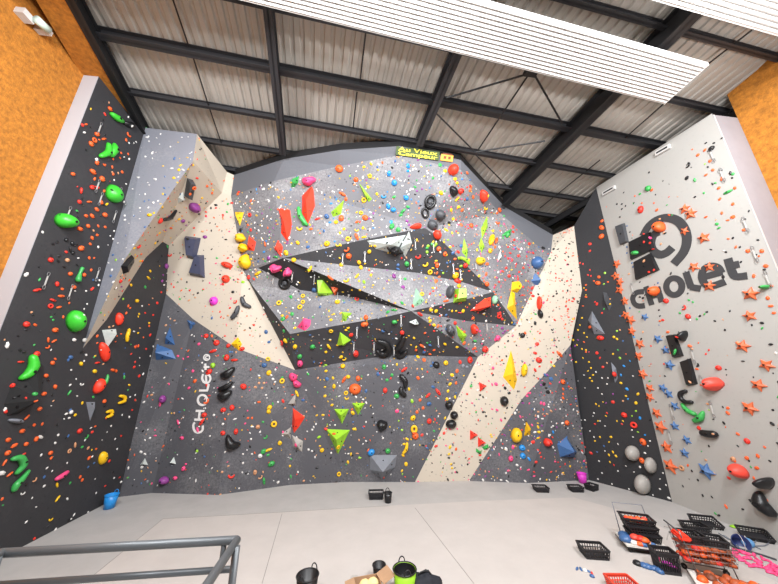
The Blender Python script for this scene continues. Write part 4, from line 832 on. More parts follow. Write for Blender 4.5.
BOLTME = bpy.data.meshes.new('bolt'); bb.to_mesh(BOLTME); bb.free(); BOLTME.materials.append(M_BOLT)
BOLTZ = dict(knob=.45, edge=.32, ring=.02, curl=.02, star=.40)
FAM = {}
for q_, grp in enumerate(('y', 'rRoCst', 'gGMl', 'kD', 'PFp', 'bBNS', 'nLWw')):
    for ch in grp: FAM[ch] = q_
MATS_FAM = {HM[ch].name: FAM[ch] for ch in HM if ch in FAM}
holds = []; seen = []
for line in HOLDS.strip().splitlines():
    c, rest = line[0], line[2:]
    for t in rest.split(','):
        v = t.split()
        x, y, s = float(v[0]), float(v[1]), float(v[2])
        if s <= 0: continue
        if any(abs(x-a)+abs(y-b) < max(5.5, s*.75) and MATS_FAM.get(n_, '?') == FAM[c] for a, b, n_ in FEAT): continue
        if any(cc == c and abs(x-a)+abs(y-b) < 3.2 for cc, a, b in seen): continue
        if any(abs(x-a)+abs(y-b) < 2.0 for cc, a, b in seen): continue
        seen.append((c, x, y)); holds.append((c, x, y, s))
stars = [h for h in holds if h[0] in 'sS']; gen = sorted([h for h in holds if h[0] not in 'sS'], key=lambda h: -h[3])
indiv, rest = gen[:300], gen[300:]
WORD = dict(knob='knobbly', edge='slim', ring='ring shaped', curl='curled', star='star shaped')
recs = []
def place(c, x, y, s, kind, rnd):
    h = wallhit(x, y, FULLTREE)
    if h is None: return None
    loc, n, i = h; up = Vector((0, 0, 1)); yv = up-n*up.dot(n); yv = yv.normalized() if yv.length > .05 else Vector((0, 1, 0))
    xv = yv.cross(n); a = rnd.uniform(0, 6.28) if kind != 'curl' else rnd.uniform(-.6, .6)
    x2 = xv*math.cos(a)+yv*math.sin(a); y2 = n.cross(x2)
    S = s*depth(loc)/F
    M = Matrix((x2*S, y2*S, n*S*.85)).transposed().to_4x4(); M.translation = loc
    w = None
    hw = wallhit(x, y)
    return M, finfo[hw[2]][0] if hw else 'main wall'
count = {}
for c, x, y, s in [(h[0], h[1], h[2], h[3]) for h in indiv+stars]:
    rnd = random.Random(int(x*97+y*13))
    if c in 'sS': kind = 'star'
    else:
        u = rnd.random()
        kind = 'knob' if u < .62 else ('edge' if u < .85 else ('ring' if u < .92 else 'curl'))
        if c == 'y': kind = 'knob' if u < .5 else ('ring' if u < .65 else ('curl' if u < .85 else 'edge'))
        if s >= 7.5: kind = 'knob'
    r = place(c, x, y, s*(.9 if kind != 'star' else 1.12), kind, rnd)
    if r is None: continue
    M, surf = r
    me = HMESH[kind][int(rnd.random()*len(HMESH[kind]))]
    o = bpy.data.objects.new('star_hold' if kind == 'star' else 'climbing_hold', me); COL.objects.link(o)
    o.matrix_world = M; o.material_slots[0].link = 'OBJECT'; o.material_slots[0].material = HM[c]
    if s >= 5:
        b = bpy.data.objects.new('bolt', BOLTME); COL.objects.link(b); b.parent = o; b.location = (0, 0, BOLTZ[kind])
    surf = 'wall rim' if surf == 'band' else surf
    lm = min(LM, key=lambda q: (q[0]-x)**2+(q[1]-y)**2)
    dx, dy = x-lm[0], y-lm[1]
    dr = ('right of' if dx > 0 else 'left of') if abs(dx) > abs(dy) else ('below' if dy > 0 else 'above')
    if dx*dx+dy*dy < 9: dr = 'on'
    key = (HC[c][0], kind, surf, dr, lm[2]); recs.append((key, (dx*dx+dy*dy)**.5, s, o))
bykey = {}
for r in recs: bykey.setdefault(r[0], []).append(r)
ORD = ['', 'second ', 'third ', 'fourth ', 'fifth ', 'sixth ', 'seventh ', 'eighth ', 'ninth ', 'tenth ']
SH = {'upper right grey overhang': 'upper right overhang', 'upper grey overhang': 'upper overhang', 'lower left grey panel': 'grey panel', 'lower right grey panel': 'grey panel', 'dark left side wall': 'dark wall', 'upper dark roof band': 'dark band', 'middle dark roof band': 'dark band', 'lower dark roof band': 'dark band', 'dark corner wall': 'dark wall', 'upper right cream panel': 'cream panel', 'right cream band': 'cream band', 'left cream band': 'cream band', 'lower grey panel': 'grey wall', 'beige slanted panel': 'beige panel', 'pale right wall': 'pale wall'}
for key, L in bykey.items():
    L.sort(key=lambda r: r[1]); col, kind, surf, dr, lm = key
    for j, r in enumerate(L):
        o = r[3]; first = ('nearest ' if len(L) > 1 and j == 0 else ORD[min(j, 9)])
        lb = f"{first}{col} {WORD[kind]} hold {dr} the {lm}, {SH.get(surf, surf)}"
        if len(lb.split()) > 16: lb = lb.rsplit(',', 1)[0]
        o['label'] = lb
        o['category'] = 'climbing hold'; o['group'] = f"{col} {'star holds' if kind == 'star' else 'holds'} on the {surf}"
# everything smaller: one mass of tiny footholds and bolts
ico = bmesh.new(); bmesh.ops.create_icosphere(ico, subdivisions=1, radius=.5)
IV = [v.co.copy() for v in ico.verts]; IF = [tuple(v.index for v in f.verts) for f in ico.faces]; ico.free()
IV = [Vector((v.x, v.y, max(0, v.z))) for v in IV]
codes = list('orgykwbpPtBln'); cidx = {c: i for i, c in enumerate(codes)}
sv, sf, smi = [], [], []
def speck(M, c):
    k = len(sv); sv.extend(tuple(M @ v) for v in IV)
    sf.extend(tuple(k+i for i in f) for f in IF); smi.extend([cidx[c]]*len(IF))
for c, x, y, s in rest:
    rnd = random.Random(int(x*97+y*13)); r = place(c, x, y, s*(.72 if c == 'w' else .85)*(.8 if 575 < x < 668 else 1), 'edge', rnd)
    if r: speck(r[0] @ Matrix.Diagonal((1.1, rnd.uniform(.6, 1), .8, 1)), c)
PAL = {'dark left side wall': (150, 'wwwwkkorottyg'), 'beige slanted panel': (130, 'yyookkkrtgtP'), 'left cream band': (190, 'kkkkrroottpgn'), 'pale prow on the left': (60, 'wwwywbw'),
       'lower left grey panel': (330, 'wwwwtttoyrpgbkkkn'), 'lower grey panel': (300, 'wwwkkknyyorgbtl'), 'upper grey overhang': (650, 'wwwwwwyytPbBkngot'),
       'upper right grey overhang': (620, 'rrrpopwwwwkknyobPt'), 'upper dark roof band': (110, 'wwkyyrtb'), 'middle grey wedge': (170, 'wwwwPPyyktrn'), 'middle dark roof band': (50, 'wwky'),
       'lower grey wedge': (170, 'wwwyykngtb'), 'lower dark roof band': (150, 'wwyykbtrg'), 'right dark band': (80, 'wwrprkyt'), 'right grey wedge': (90, 'wrrpkPtn'),
       'right cream band': (330, 'kkkkkrrppptnwnyg'), 'upper right cream panel': (150, 'rrrrkkkko'), 'lower right grey panel': (330, 'wwwtptrrkkPby'), 'dark corner wall': (560, 'yyyyoootrrrwwwwlbBpPg'),
       'pale right wall': (130, 'kkkkktoog')}
areas = {}
for t, (nm, wl) in zip(allf, finfo):
    a, b, c = (allv[i] for i in t); areas.setdefault(nm, []).append(((b-a).cross(c-a).length/2, a, b, c))
rnd = random.Random(11)
for nm, (cnt, pal) in PAL.items():
    if nm not in areas: continue
    T = areas[nm]; tot = sum(t[0] for t in T)
    for _ in range(cnt):
        u = rnd.uniform(0, tot); 
        for ar, a, b, c in T:
            u -= ar
            if u <= 0: break
        p, q = rnd.random(), rnd.random()
        if p+q > 1: p, q = 1-p, 1-q
        pt = a+(b-a)*p+(c-a)*q; n = (b-a).cross(c-a).normalized()
        if n.dot(CAM-pt) < 0: n = -n
        if nm == 'pale right wall' and pt.z > 11: continue
        S = rnd.choice((.035, .045, .05, .06, .07, .09)) * (1.15 if nm == 'dark left side wall' else 1)
        yv = Vector((0, 0, 1))-n*n.z; yv.normalize(); xv = yv.cross(n); an = rnd.uniform(0, 3.14)
        x2 = xv*math.cos(an)+yv*math.sin(an); y2 = n.cross(x2)
        M = Matrix((x2*S*rnd.uniform(.9, 1.7), y2*S*rnd.uniform(.6, 1), n*S*.8)).transposed().to_4x4(); M.translation = pt
        speck(M, rnd.choice(pal))
# pale fixing caps along the foot of the wall
foot = ['b1', 'b2', 'b3', 'b4', 'b5', 'b6', 'b7', 'b8', 'b9', 'b10', 'rc']
me = bpy.data.meshes.new('small_footholds'); me.from_pydata(sv, [], sf); me.update()
me.polygons.foreach_set('material_index', smi)
for c in codes: me.materials.append(HM[c])
o = link('small_footholds', me); o['kind'] = 'stuff'; o['label'] = 'tiny multicoloured footholds scattered over all the climbing walls'; o['category'] = 'footholds'
# ------------------------------------------------------------------ quickdraws
M_SLING = mat('pale_sling', rgb(190, 188, 184), .7); M_ALU = mat('brushed_aluminium', rgb(170, 170, 172), .35, .8)
cb = bmesh.new(); pts = [Vector((math.cos(a)*.03, 0, math.sin(a)*.055)) for a in [2*math.pi*i/10 for i in range(10)]]; add_tube(cb, pts, .008, 5, closed=True)
CARME = bpy.data.meshes.new('carabiner'); cb.to_mesh(CARME); cb.free(); CARME.materials.append(M_ALU)
sb = bmesh.new(); add_box(sb, (0, 0, 0), (.03, .012, .26)); SLME = bpy.data.meshes.new('sling'); sb.to_mesh(SLME); sb.free(); SLME.materials.append(M_SLING)
def quickdraw(px, py, lab):
    h = wallhit(px, py, FULLTREE)
    if not h: return
    loc, n, i = h; hd = Vector((n.x, n.y, 0)); hd = hd.normalized() if hd.length > .1 else Vector((0, -1, 0))
    rz = math.atan2(hd.y, hd.x)+math.pi/2
    e = empty('quickdraw', loc+n*.045, rz); tag(e, lab, 'quickdraw', 'quickdraws hanging on the climbing walls')
    for z in (-.03, -.37):
        c = bpy.data.objects.new('carabiner', CARME); COL.objects.link(c); c.parent = e; c.location = (0, 0, z)
    s_ = bpy.data.objects.new('sling', SLME); COL.objects.link(s_); s_.parent = e; s_.location = (0, 0, -.20)
for px, py in ((274, 276), (293, 272), (315, 274), (343, 254), (365, 252), (415, 240), (411, 259), (433, 243), (357, 327), (354, 342), (401, 315), (394, 345), (374, 342), (438, 336), (475, 262), (453, 264),
               (460, 270), (446, 280), (486, 322), (100, 123), (98, 180), (101, 193), (120, 188), (115, 211), (69, 207), (98, 268), (47, 273), (71, 285), (744, 218), (721, 169), (711, 150), (753, 247), (766, 272), (632, 284), (692, 349), (701, 376), (671, 405), (669, 430), (711, 402), (337, 292), (400, 276), (498, 243)):
    lm = min(LM, key=lambda q: (q[0]-px)**2+(q[1]-py)**2); dx, dy = px-lm[0], py-lm[1]
    dr = ('right of' if dx > 0 else 'left of') if abs(dx) > abs(dy) else ('below' if dy > 0 else 'above')
    quickdraw(px, py, f'thin pale quickdraw hanging {dr} the {lm[2]}')
qs = {}
for o in COL.objects:
    if o.name.startswith('quickdraw') : qs.setdefault(o['label'], []).append(o)
for L in qs.values():
    if len(L) > 1:
        L.sort(key=lambda o: -o.location.z)
        for w, o in zip(('upper ', 'second highest ', 'third highest ', 'fourth highest '), L): o['label'] = w+o['label']
# ------------------------------------------------------------------ lamps, panels and fixtures
def radiant(pa, pb, width_dir, width, label, end=True):
    x = (pb-pa).normalized(); L = (pb-pa).length; yv = width_dir-x*width_dir.dot(x); yv.normalize(); z = x.cross(yv)
    if z.z < 0: z = -z; 
    M = Matrix((x, yv, z)).transposed().to_4x4(); M.translation = pa
    t = empty('radiant_panel', None, basis=M); tag(t, label, 'ceiling panel', 'ribbed white panels under the roof')
    bm = bmesh.new(); n = 12; prof = []
    for i in range(n):
        w = width/n; y0 = i*w
        for k in range(5): prof.append((y0+w*.88*k/4, -.04*math.sin(math.pi*k/4)))
        prof.append((y0+w*.90, .03)); prof.append((y0+w*.98, .03))
    a = [bm.verts.new((0, y, zz)) for y, zz in prof]; b = [bm.verts.new((L, y, zz)) for y, zz in prof]
    for i in range(len(prof)-1): bm.faces.new((a[i], a[i+1], b[i+1], b[i]))
    bmobj('ribbed_sheet', bm, M_WHITE, t)
    bm = bmesh.new(); add_box(bm, (L/2, width/2, .07), (L, width, .03)); bmobj('backing', bm, M_WHITE, t)
    for yy in (0, width):
        bm = bmesh.new(); add_box(bm, (L/2, yy, .03), (L, .03, .10)); bmobj('side_rail', bm, M_WHITE, t)
    bm = bmesh.new(); add_box(bm, (L+.015, width/2, .03), (.03, width+.04, .12)); bmobj('end_cap', bm, M_WHITE, t)
    for s in (1.2, L*.5, L-1.0):
        bm = bmesh.new(); p = Vector((s, width/2, .08)); w = M @ p; hh = roofz(w.x, w.y)-w.z
        add_bar(bm, p, p+Vector((0, 0, hh)), .02, .02, Vector((1, 0, 0))); bmobj('hanger', bm, M_BLKSTEEL, t)
    return t
pb = roof(664, 103, .9); pb2 = roof(708, 65, .9); pa = roof(245, 0, .9); pa = pa+(pa-pb).normalized()*6
radiant(pa, pb, pb2-pb, (pb2-pb).length, 'long white ribbed ceiling panel crossing the middle of the roof')
qa = roof(657, 0, .9); qb = roof(778, 35, .9); d = (qb-qa).normalized()
radiant(qa-d*8, qb+d*.9, pb2-pb, (pb2-pb).length, 'bright white ribbed ceiling panel at the top right corner')
# small fixtures on the right wall top and the orange wall
for (x0, y0), (x1, y1), lab in (((603, 194), (615, 187), 'white slotted fixture at far top edge of pale right wall'), ((656, 154), (670, 146), 'white slotted fixture at near top edge of pale right wall')):
    a = atX(x0, y0, XR-.05); b = atX(x1, y1, XR-.05); t = empty('wall_fixture', (a+b)/2); tag(t, lab, 'fixture', 'white fixtures along the right wall top')
    bm = bmesh.new(); add_bar(bm, a-(a+b)/2, b-(a+b)/2, .08, .16); bmobj('housing', bm, M_WHITE, t)
    bm = bmesh.new(); add_bar(bm, (a-b)*.38+Vector((-.045, 0, 0)), (b-a)*.38+Vector((-.045, 0, 0)), .02, .05); bmobj('slot', bm, M_BLKSTEEL, t)
xo = -8.1; a = atX(20, 15, xo); b = atX(37, 30, xo); c = atX(29, 22, xo)
t = empty('wall_speaker', c); tag(t, 'white fixture mounted high on the left orange wall', 'fixture')
bm = bmesh.new(); add_box(bm, a-c+Vector((.10, 0, 0)), (.2, .24, .16)); bmobj('bracket', bm, M_WHITE, t)
bm = bmesh.new(); add_tube(bm, [(a-c)*.7+Vector((.28, 0, 0)), (b-c)*.8+Vector((.28, 0, 0))], .09, 14); bmobj('body', bm, mat('pale_green_plastic', rgb(200, 220, 210), .4), t, True)
bm = bmesh.new(); add_box(bm, b-c+Vector((.14, 0, 0)), (.28, .14, .12)); bmobj('base_mount', bm, M_WHITE, t)

# ------------------------------------------------------------------ railing
t = empty('railing', (-1.0, 1.39, 2.05)); tag(t, 'grey tubular guard rail at bottom left corner', 'railing')
o = Vector((-1.0, 1.39, 2.05)); ZR = 3.1
def rz(z, x, y): return atZ(x, y, z)-o
c0 = rz(ZR, 237, 540); l0 = rz(ZR, 4, 553); DZ = atY(215, 571, (c0+o).y).z-ZR; b0 = c0+Vector((.03, -1.3, 0))
bm = bmesh.new(); add_tube(bm, [l0+(l0-c0).normalized()*.02, c0], .019, 12); bmobj('top_rail', bm, M_RAIL, t, True)
bm = bmesh.new(); add_tube(bm, [c0, b0], .019, 12); bmobj('top_rail', bm, M_RAIL, t, True)
bm = bmesh.new(); add_tube(bm, [l0+Vector((0, 0, 0)), l0+Vector((-.02, -1.3, 0))], .019, 12); bmobj('top_rail', bm, M_RAIL, t, True)
for p, q in ((l0+Vector((0, 0, DZ)), c0+Vector((-.0, 0, -.12))),):
    bm = bmesh.new(); add_tube(bm, [p, q], .014, 10); bmobj('lower_rail', bm, M_RAIL, t, True)
bm = bmesh.new(); p = c0+Vector((-.06, 0, 0)); add_tube(bm, [p, p+Vector((0, 0, DZ))], .013, 8); bmobj('spacer', bm, M_RAIL, t, True)
for p in (c0+Vector((.02, -.06, 0)), l0+Vector((.005, -.03, 0))):
    bm = bmesh.new(); q = Vector((p.x, p.y, 0)); add_tube(bm, [p, q], .017, 10); bmobj('post', bm, M_RAIL, t, True)

# ------------------------------------------------------------------ things on the floor
M_CRATE = mat('black_crate_plastic', rgb(34, 33, 36), .55); M_CRATER = mat('red_crate_plastic', rgb(215, 70, 48), .5)
def crate(x, y, z, rz, label, w=.56, d=.38, h=.2, m=None, group='black plastic crates', tilt=None):
    m = m or M_CRATE
    t = empty('plastic_crate', (x, y, z), rz); tag(t, label, 'crate', group)
    if tilt: t.rotation_euler = (tilt[0], tilt[1], rz)
    k = .86
    bm = bmesh.new(); add_box(bm, (0, 0, .008), (w*k, d*k, .016)); bmobj('bottom', bm, m, t)
    cb = [Vector((sx*w*k/2, sy*d*k/2, .0)) for sx, sy in ((-1, -1), (1, -1), (1, 1), (-1, 1))]; ct = [Vector((sx*w/2, sy*d/2, h)) for sx, sy in ((-1, -1), (1, -1), (1, 1), (-1, 1))]
    for i in range(4):
        j = (i+1) % 4; bm = bmesh.new(); n = 9 if i % 2 == 0 else 6
        for f, hh in ((.06, .05), (.5, .015), (.9, .04)):
            add_bar(bm, cb[i].lerp(ct[i], f), cb[j].lerp(ct[j], f), .012, hh)
        for s in range(n+1):
            a = cb[i].lerp(cb[j], s/n); b = ct[i].lerp(ct[j], s/n); add_bar(bm, a, b, .016, .012, (cb[j]-cb[i]).normalized())
        bmobj('side_panel', bm, m, t)
    bm = bmesh.new()
    for i in range(4): add_bar(bm, ct[i], ct[(i+1) % 4], .035, .022)
    bmobj('rim', bm, m, t)
    return t
def P2(x, y): p = flo(x, y); return p.x, p.y
FZ = .007
x, y = P2(594, 556); crate(x, y, FZ, R(-14), 'empty black crate standing alone on the mats', .52, .38, .18)
x, y = P2(619, 588); crate(x, y-.1, FZ, R(-8), 'red crate at the bottom edge of the mats', .44, .34, .17, M_CRATER, None)
x, y = P2(376, 498); crate(x, y, FZ if False else .001, R(-4), 'black crate on the grey strip beside a small bucket', .48, .36, .18)
x, y = P2(541, 491); crate(x, y, .001, R(-12), 'low black crate under the lower right grey panel', .46, .36, .14)
x, y = P2(576, 491); crate(x, y, .001, R(-10), 'black crate left of another, before the dark corner wall', .42, .32, .15)
x, y = P2(590, 490); crate(x+.08, y, .001, R(20), 'black crate right of another, before the dark corner wall', .36, .3, .17)
x, y = P2(757, 539); crate(x-.05, y, .03, R(-32), 'black crate tilted on the floor by the pale right wall', .54, .32, .13, tilt=(R(22), 0))
x, y = P2(696, 531); crate(x, y, .001, R(-18), 'black crate under a tilted one behind the shopping cart', .5, .36, .15)
x, y = P2(708, 527); crate(x, y+.05, .001, R(-22), 'black crate leaning on its neighbour behind the shopping cart', .56, .38, .15, tilt=(R(16), 0))
def bucket(x, y, label, r=.2, h=.34, col='k', group=None, name='bucket', handles=2, rz=0, inside=None):
    t = empty(name, (x, y, FZ), rz); tag(t, label, 'bucket', group); m = HM[col]
    bm = bmesh.new(); add_lathe(bm, [(r*.78, 0), (r, h), (r-.012, h), (r*.78-.012, .015), (.001, .015)], 24)
    bmobj('body', bm, [m], t, True)
    bm = bmesh.new(); add_tube(bm, [(math.cos(a)*r, math.sin(a)*r, h) for a in [2*math.pi*i/24 for i in range(24)]], .013, 6, closed=True); bmobj('rim', bm, HM[inside] if inside else m, t, True)
    if inside:
        bm = bmesh.new(); add_lathe(bm, [(r-.016, h-.005), (r*.8-.018, .03), (.001, .03)], 24, capb=False); bmobj('lining', bm, HM[inside], t, True)
    for s in ([1, -1][:handles]):
        bm = bmesh.new(); add_tube(bm, [(math.cos(a)*.06, s*r, h+math.sin(a)*.09) for a in [math.pi*i/8 for i in range(9)]], .011, 6); bmobj('handle', bm, HM[inside] if inside else m, t, True)
    return t
x, y = P2(306, 600); bucket(x, y, 'black flexible bucket at the bottom, left of the cardboard box', .2, .36, rz=R(-30), group='black buckets')
x, y = P2(379, 580); bucket(x, y, 'small black bucket standing behind the cardboard box', .13, .24, handles=0, group='black buckets')
x, y = P2(405, 596); bucket(x, y, 'green bucket with black lining and handles, bottom centre', .22, .4, 'l', inside='k', rz=R(5))
x, y = P2(388, 502.5); bucket(x, y, 'small black bucket on the grey strip beside a crate', .13, .27, handles=1, group='black buckets')
x, y = P2(583, 483); bucket(x, y, 'pink bucket at the foot of the wall near dark corner', .16, .32, 'F', handles=0)
x, y = P2(106, 508.5); bucket(x+.08, y, 'sky blue bucket at the foot of the dark left wall', .17, .36, 'B', handles=1)
# cardboard box with pale contents, dark bag
M_CARD = mat('brown_cardboard', rgb(176, 140, 108), .85, noise=(4, .1))
x, y = P2(367, 597); t = empty('cardboard_box', (x, y-.1, FZ), R(8)); tag(t, 'open cardboard box at the bottom between black and green buckets', 'box')
bm = bmesh.new(); add_box(bm, (0, 0, .01), (.46, .34, .02))
for c, s in (((0, .17, .14), (.46, .01, .28)), ((0, -.17, .14), (.46, .01, .28)), ((.23, 0, .14), (.01, .34, .28)), ((-.23, 0, .14), (.01, .34, .28))): add_box(bm, c, s)
bmobj('body', bm, M_CARD, t)
bm = bmesh.new(); add_bar(bm, (.23, 0, .28), (.46, .05, .36), .34, .008, Vector((0, 0, 1))); bmobj('flap', bm, M_CARD, t)
bm = bmesh.new(); add_bar(bm, (-.23, 0, .28), (-.40, 0, .24), .34, .008); bmobj('flap', bm, M_CARD, t)
bx, by = x, y-.1
M_PAD = mat('pale_yellow_foam', rgb(238, 214, 150), .9)
for dx, dy, lab in ((-.05, .0, 'left pale yellow chunk inside the cardboard box'), (.1, .03, 'right pale yellow chunk inside the cardboard box')):
    bm = bmesh.new(); bmesh.ops.create_icosphere(bm, subdivisions=2, radius=.11)
    for v in bm.verts: v.co.z *= .8
    o2 = bmobj('foam_chunk', bm, M_PAD, smooth=True); o2.location = (bx+dx, by+dy, .23); tag(o2, lab, 'foam', 'foam chunks in the box')
x, y = P2(425, 594); bm = bmesh.new(); bmesh.ops.create_uvsphere(bm, u_segments=20, v_segments=12, radius=.5)
for v in bm.verts:
    f = 1+.08*math.sin(v.co.x*17)+.06*math.sin(v.co.y*23+1); v.co = Vector((v.co.x*.62*f, v.co.y*.42*f, max(-.0, (v.co.z+.25)*.42*f)))
o2 = bmobj('bag', bm, mat('dark_navy_fabric', rgb(30, 32, 40), .8), smooth=True); o2.location = (x, y, FZ); tag(o2, 'dark navy bag slumped right of the green bucket', 'bag')
bm = bmesh.new(); add_tube(bm, [(math.cos(a)*.12, -.02, .29+math.sin(a)*.06) for a in [math.pi*i/8 for i in range(9)]], .012, 6); bmobj('strap', bm, M_BLKSTEEL, o2, True)
x, y = P2(357, 586); bm = bmesh.new(); add_box(bm, (0, 0, .06), (.16, .22, .12)); bmesh.ops.bevel(bm, geom=bm.edges[:], offset=.02, segments=2, affect='EDGES'); o2 = bmobj('grey_case', bm, HM['L']); o2.location = (x-.05, y, FZ); tag(o2, 'small grey case left of the cardboard box', 'case')
# loose holds: helper
LOOSE = {}
def loose(px, py, z, s, c, label, group, flat=.55, name='loose_hold', dz=0):
    p = flo(px, py) if z is None else atZ(px, py, z)
    kind = random.Random(int(px*7+py*3)).choice(('knob', 'edge', 'knob'))
    o2 = bpy.data.objects.new(name, HMESH[kind][int(px) % 4]); COL.objects.link(o2)
    o2.location = (p.x, p.y, (FZ if z is None else z)); o2.rotation_euler = (0, 0, px*1.7); o2.scale = (s, s, s*flat*1.6)
    o2.material_slots[0].link = 'OBJECT'; o2.material_slots[0].material = HM[c]; tag(o2, label, 'climbing hold', group)
    return o2
for i, (px, py, c, lab) in enumerate(((577, 569.5, 'b', 'blue loose hold at left end of the small floor row'), (581, 570, 'b', 'blue loose hold second in the small floor row'), (585, 571.5, 'w', 'white loose hold in middle of the small floor row'), (589, 572.5, 'b', 'blue loose hold right of the white one on floor'), (592, 574, 'r', 'red loose hold at right end of the small floor row'), (592, 577, 'b', 'blue loose hold nearest the red floor crate'))):
    loose(px, py, None, .1, c, lab, 'small loose holds on the mats')
for px, py, c, lab in ((639, 565.5, 'k', 'black loose hold at tip of blue row by the trolley'), (644, 567, 'b', 'first blue loose hold in row by the trolley'), (649, 568.5, 'b', 'second blue loose hold in row by the trolley'), (654, 570, 'b', 'third blue loose hold in row by the trolley'), (659, 572, 'b', 'fourth blue loose hold in row by the trolley'), (657, 559.5, 'p', 'pink loose hold left of the cart crate')):
    loose(px, py, None, .18, c, lab, 'loose holds beside the trolley')
rr = random.Random(5)
# pink holds spread on the floor
k = 0; PL = []
while k < 40:
    u, v = rr.random(), rr.uniform(-1, 1); px = 734+u*48; py = 553+u*20+v*(3+4*u*(1-u)*4)
    if any(abs(px-a)+abs(py-b) < 3.0 for a, b in PL):
        if rr.random() < .97: continue
    PL.append((px, py)); k += 1
PL.sort()
for i, (px, py) in enumerate(PL):
    ends = {0: 'leftmost pink hold of the pile on the floor', len(PL)-1: 'rightmost pink hold of the pile on the floor'}
    loose(px, py, None, rr.uniform(.09, .15), 'p', ends.get(i, 'pink loose hold lying among others in the floor pile'), 'pink holds piled on the floor')
for px, py, l in ((736, 527, 'left'), (744, 526.5, 'right')): loose(px-2, py, None, .2, 'l', f'pale lime loose hold by the right wall, {l} of two', 'pale lime holds by the wall', .25)
# hand trolley with crates
M_DECK = mat('white_deck_board', rgb(215, 212, 205), .6); M_TYRE = mat('dark_rubber', rgb(35, 35, 36), .7)
cx, cy = P2(643, 549); rz_ = R(-23)
TR = Matrix.Translation((cx, cy, FZ)) @ Matrix.Rotation(rz_, 4, 'Z')
t = empty('hand_trolley', None, basis=TR); tag(t, 'low hand trolley carrying stacked black crates on the mats', 'trolley')
bm = bmesh.new(); add_box(bm, (0, 0, .14), (.84, .62, .035)); bmobj('deck', bm, M_DECK, t)
bm = bmesh.new(); add_box(bm, (0, 0, .105), (.84, .62, .03)); bmobj('frame', bm, M_BLKSTEEL, t)
for sx in (-.34, .34):
    for sy in (-.24, .24):
        bm = bmesh.new(); add_tube(bm, [(sx, sy-.02, .045), (sx, sy+.02, .045)], .045, 12); bmobj('wheel', bm, M_TYRE, t)
bm = bmesh.new(); add_tube(bm, [(-.30, .30, .15), (-.34, .36, .78), (.30, .36, .78), (.40, .30, .15)], .012, 8); bmobj('push_handle', bm, HM['n'], t, True)
def on(M, x, y, z): return M @ Vector((x, y, z))
for (x, y, z, w), rzz, lab in (((.08, .08, .16, .6), 0, 'bottom black crate of the trolley stack'), ((.06, .08,   .31, .58), .06, 'second black crate of the trolley stack'), ((.02, .08, .46, .62), -.05, 'top black crate of the trolley stack with red holds')):
    p = on(TR, x, y, z); crate(p.x, p.y, p.z, rz_+rzz, lab, w, .4, .15)
for i in range(10):
    p = on(TR, -.2+.047*i, .08+.1*math.sin(i*2.3), .53); c = 'rotoC'[i % 5]
    o2 = loose(600, 560, None, .14, c, ('%s loose hold in the top trolley crate' % HC[c][0]), 'holds in the top trolley crate'); o2.location = p; o2.rotation_euler.z = i
    o2['label'] = f"{['leftmost', 'second from left', 'third from left', 'fourth from left', 'middle left', 'middle right', 'fourth from right', 'third from right', 'second from right', 'rightmost'][i]} {HC[c][0]} hold in the top trolley crate"
for i, (x, y, s, c, lab) in enumerate(((-.34, -.1, .3, 'b', 'blue lump hold at left corner of the trolley deck'), (-.3, .12, .24, 'b', 'dark blue hold behind others on trolley deck'), (-.05, -.22, .24, 'S', 'light blue hold on front edge of trolley deck'), (.1, -.25, .2, 'S', 'light blue hold at right front of trolley deck'), (-.22, -.2, .18, 'w', 'white hold on front of trolley deck'))):
    o2 = loose(600, 560, None, s, c, lab, 'holds on the trolley deck'); o2.location = on(TR, x, y, .16)
for i, (x, y, z, c) in enumerate(((-.12, -.23, .16, 'o'), (-.08, -.2, .25, 'r'), (-.18, -.16, .25, 'C'), (-.02, -.23, .24, 'o'), (.05, -.23, .17, 't'))):
    o2 = loose(600, 560, None, .2, c, f"{['low orange', 'bright red', 'coral', 'upper orange', 'tan'][i]} hold heaped before the trolley crates", 'holds heaped on the trolley'); o2.location = on(TR, x, y, z)
# shopping cart
M_WIRE = mat('chrome_wire', rgb(120, 118, 118), .35, .7)
wx, wy = P2(707, 580); CT = Matrix.Translation((wx+.1, wy+.05, FZ)) @ Matrix.Rotation(R(-24), 4, 'Z') @ Matrix.Scale(.86, 4)
t = empty('shopping_cart', None, basis=CT); tag(t, 'wire shopping cart full of orange brown holds and crates', 'shopping cart')
L_, W2 = 1.0, .56
def bk(u, v, w):   # basket coordinates: u along, v across, w up
    e = (1-w)*.06; return Vector((-.45+e+u*(L_-2*e), (v-.5)*(W2-2*e), .34+w*.38))
for nm, fn in (*[('side_wires', lambda bm, v=v: [add_tube(bm, [bk(i/16, v, 0), bk(i/16, v, 1)], .0035, 4) for i in range(17)]+[add_tube(bm, [bk(0, v, w), bk(1, v, w)], .0045, 4) for w in (.25, .5, .75)]) for v in (0, 1)],
               *[('end_wires', lambda bm, u=u: [add_tube(bm, [bk(u, i/9, 0), bk(u, i/9, 1)], .0035, 4) for i in range(10)]+[add_tube(bm, [bk(u, 0, w), bk(u, 1, w)], .0045, 4) for w in (.25, .5, .75)]) for u in (0, 1)],
               ('bottom_wires', lambda bm: [add_tube(bm, [bk(0, i/9, 0), bk(1, i/9, 0)], .004, 4) for i in range(10)]+[add_tube(bm, [bk(i/8, 0, 0), bk(i/8, 1, 0)], .004, 4) for i in range(9)]),
               ('basket_rim', lambda bm: add_tube(bm, [bk(0, 0, 1), bk(1, 0, 1), bk(1, 1, 1), bk(0, 1, 1)], .011, 6, closed=True))):
    bm = bmesh.new(); fn(bm); bmobj(nm, bm, M_WIRE, t)
bm = bmesh.new()
for s in (-.24, .24):
    add_tube(bm, [(-.46, s, .95), (-.40, s, .72), (-.30, s, .14), (.5, s*.8, .12)], .014, 8); add_tube(bm, [(.4, s*.9, .36), (.46, s*.8, .12)], .012, 6)
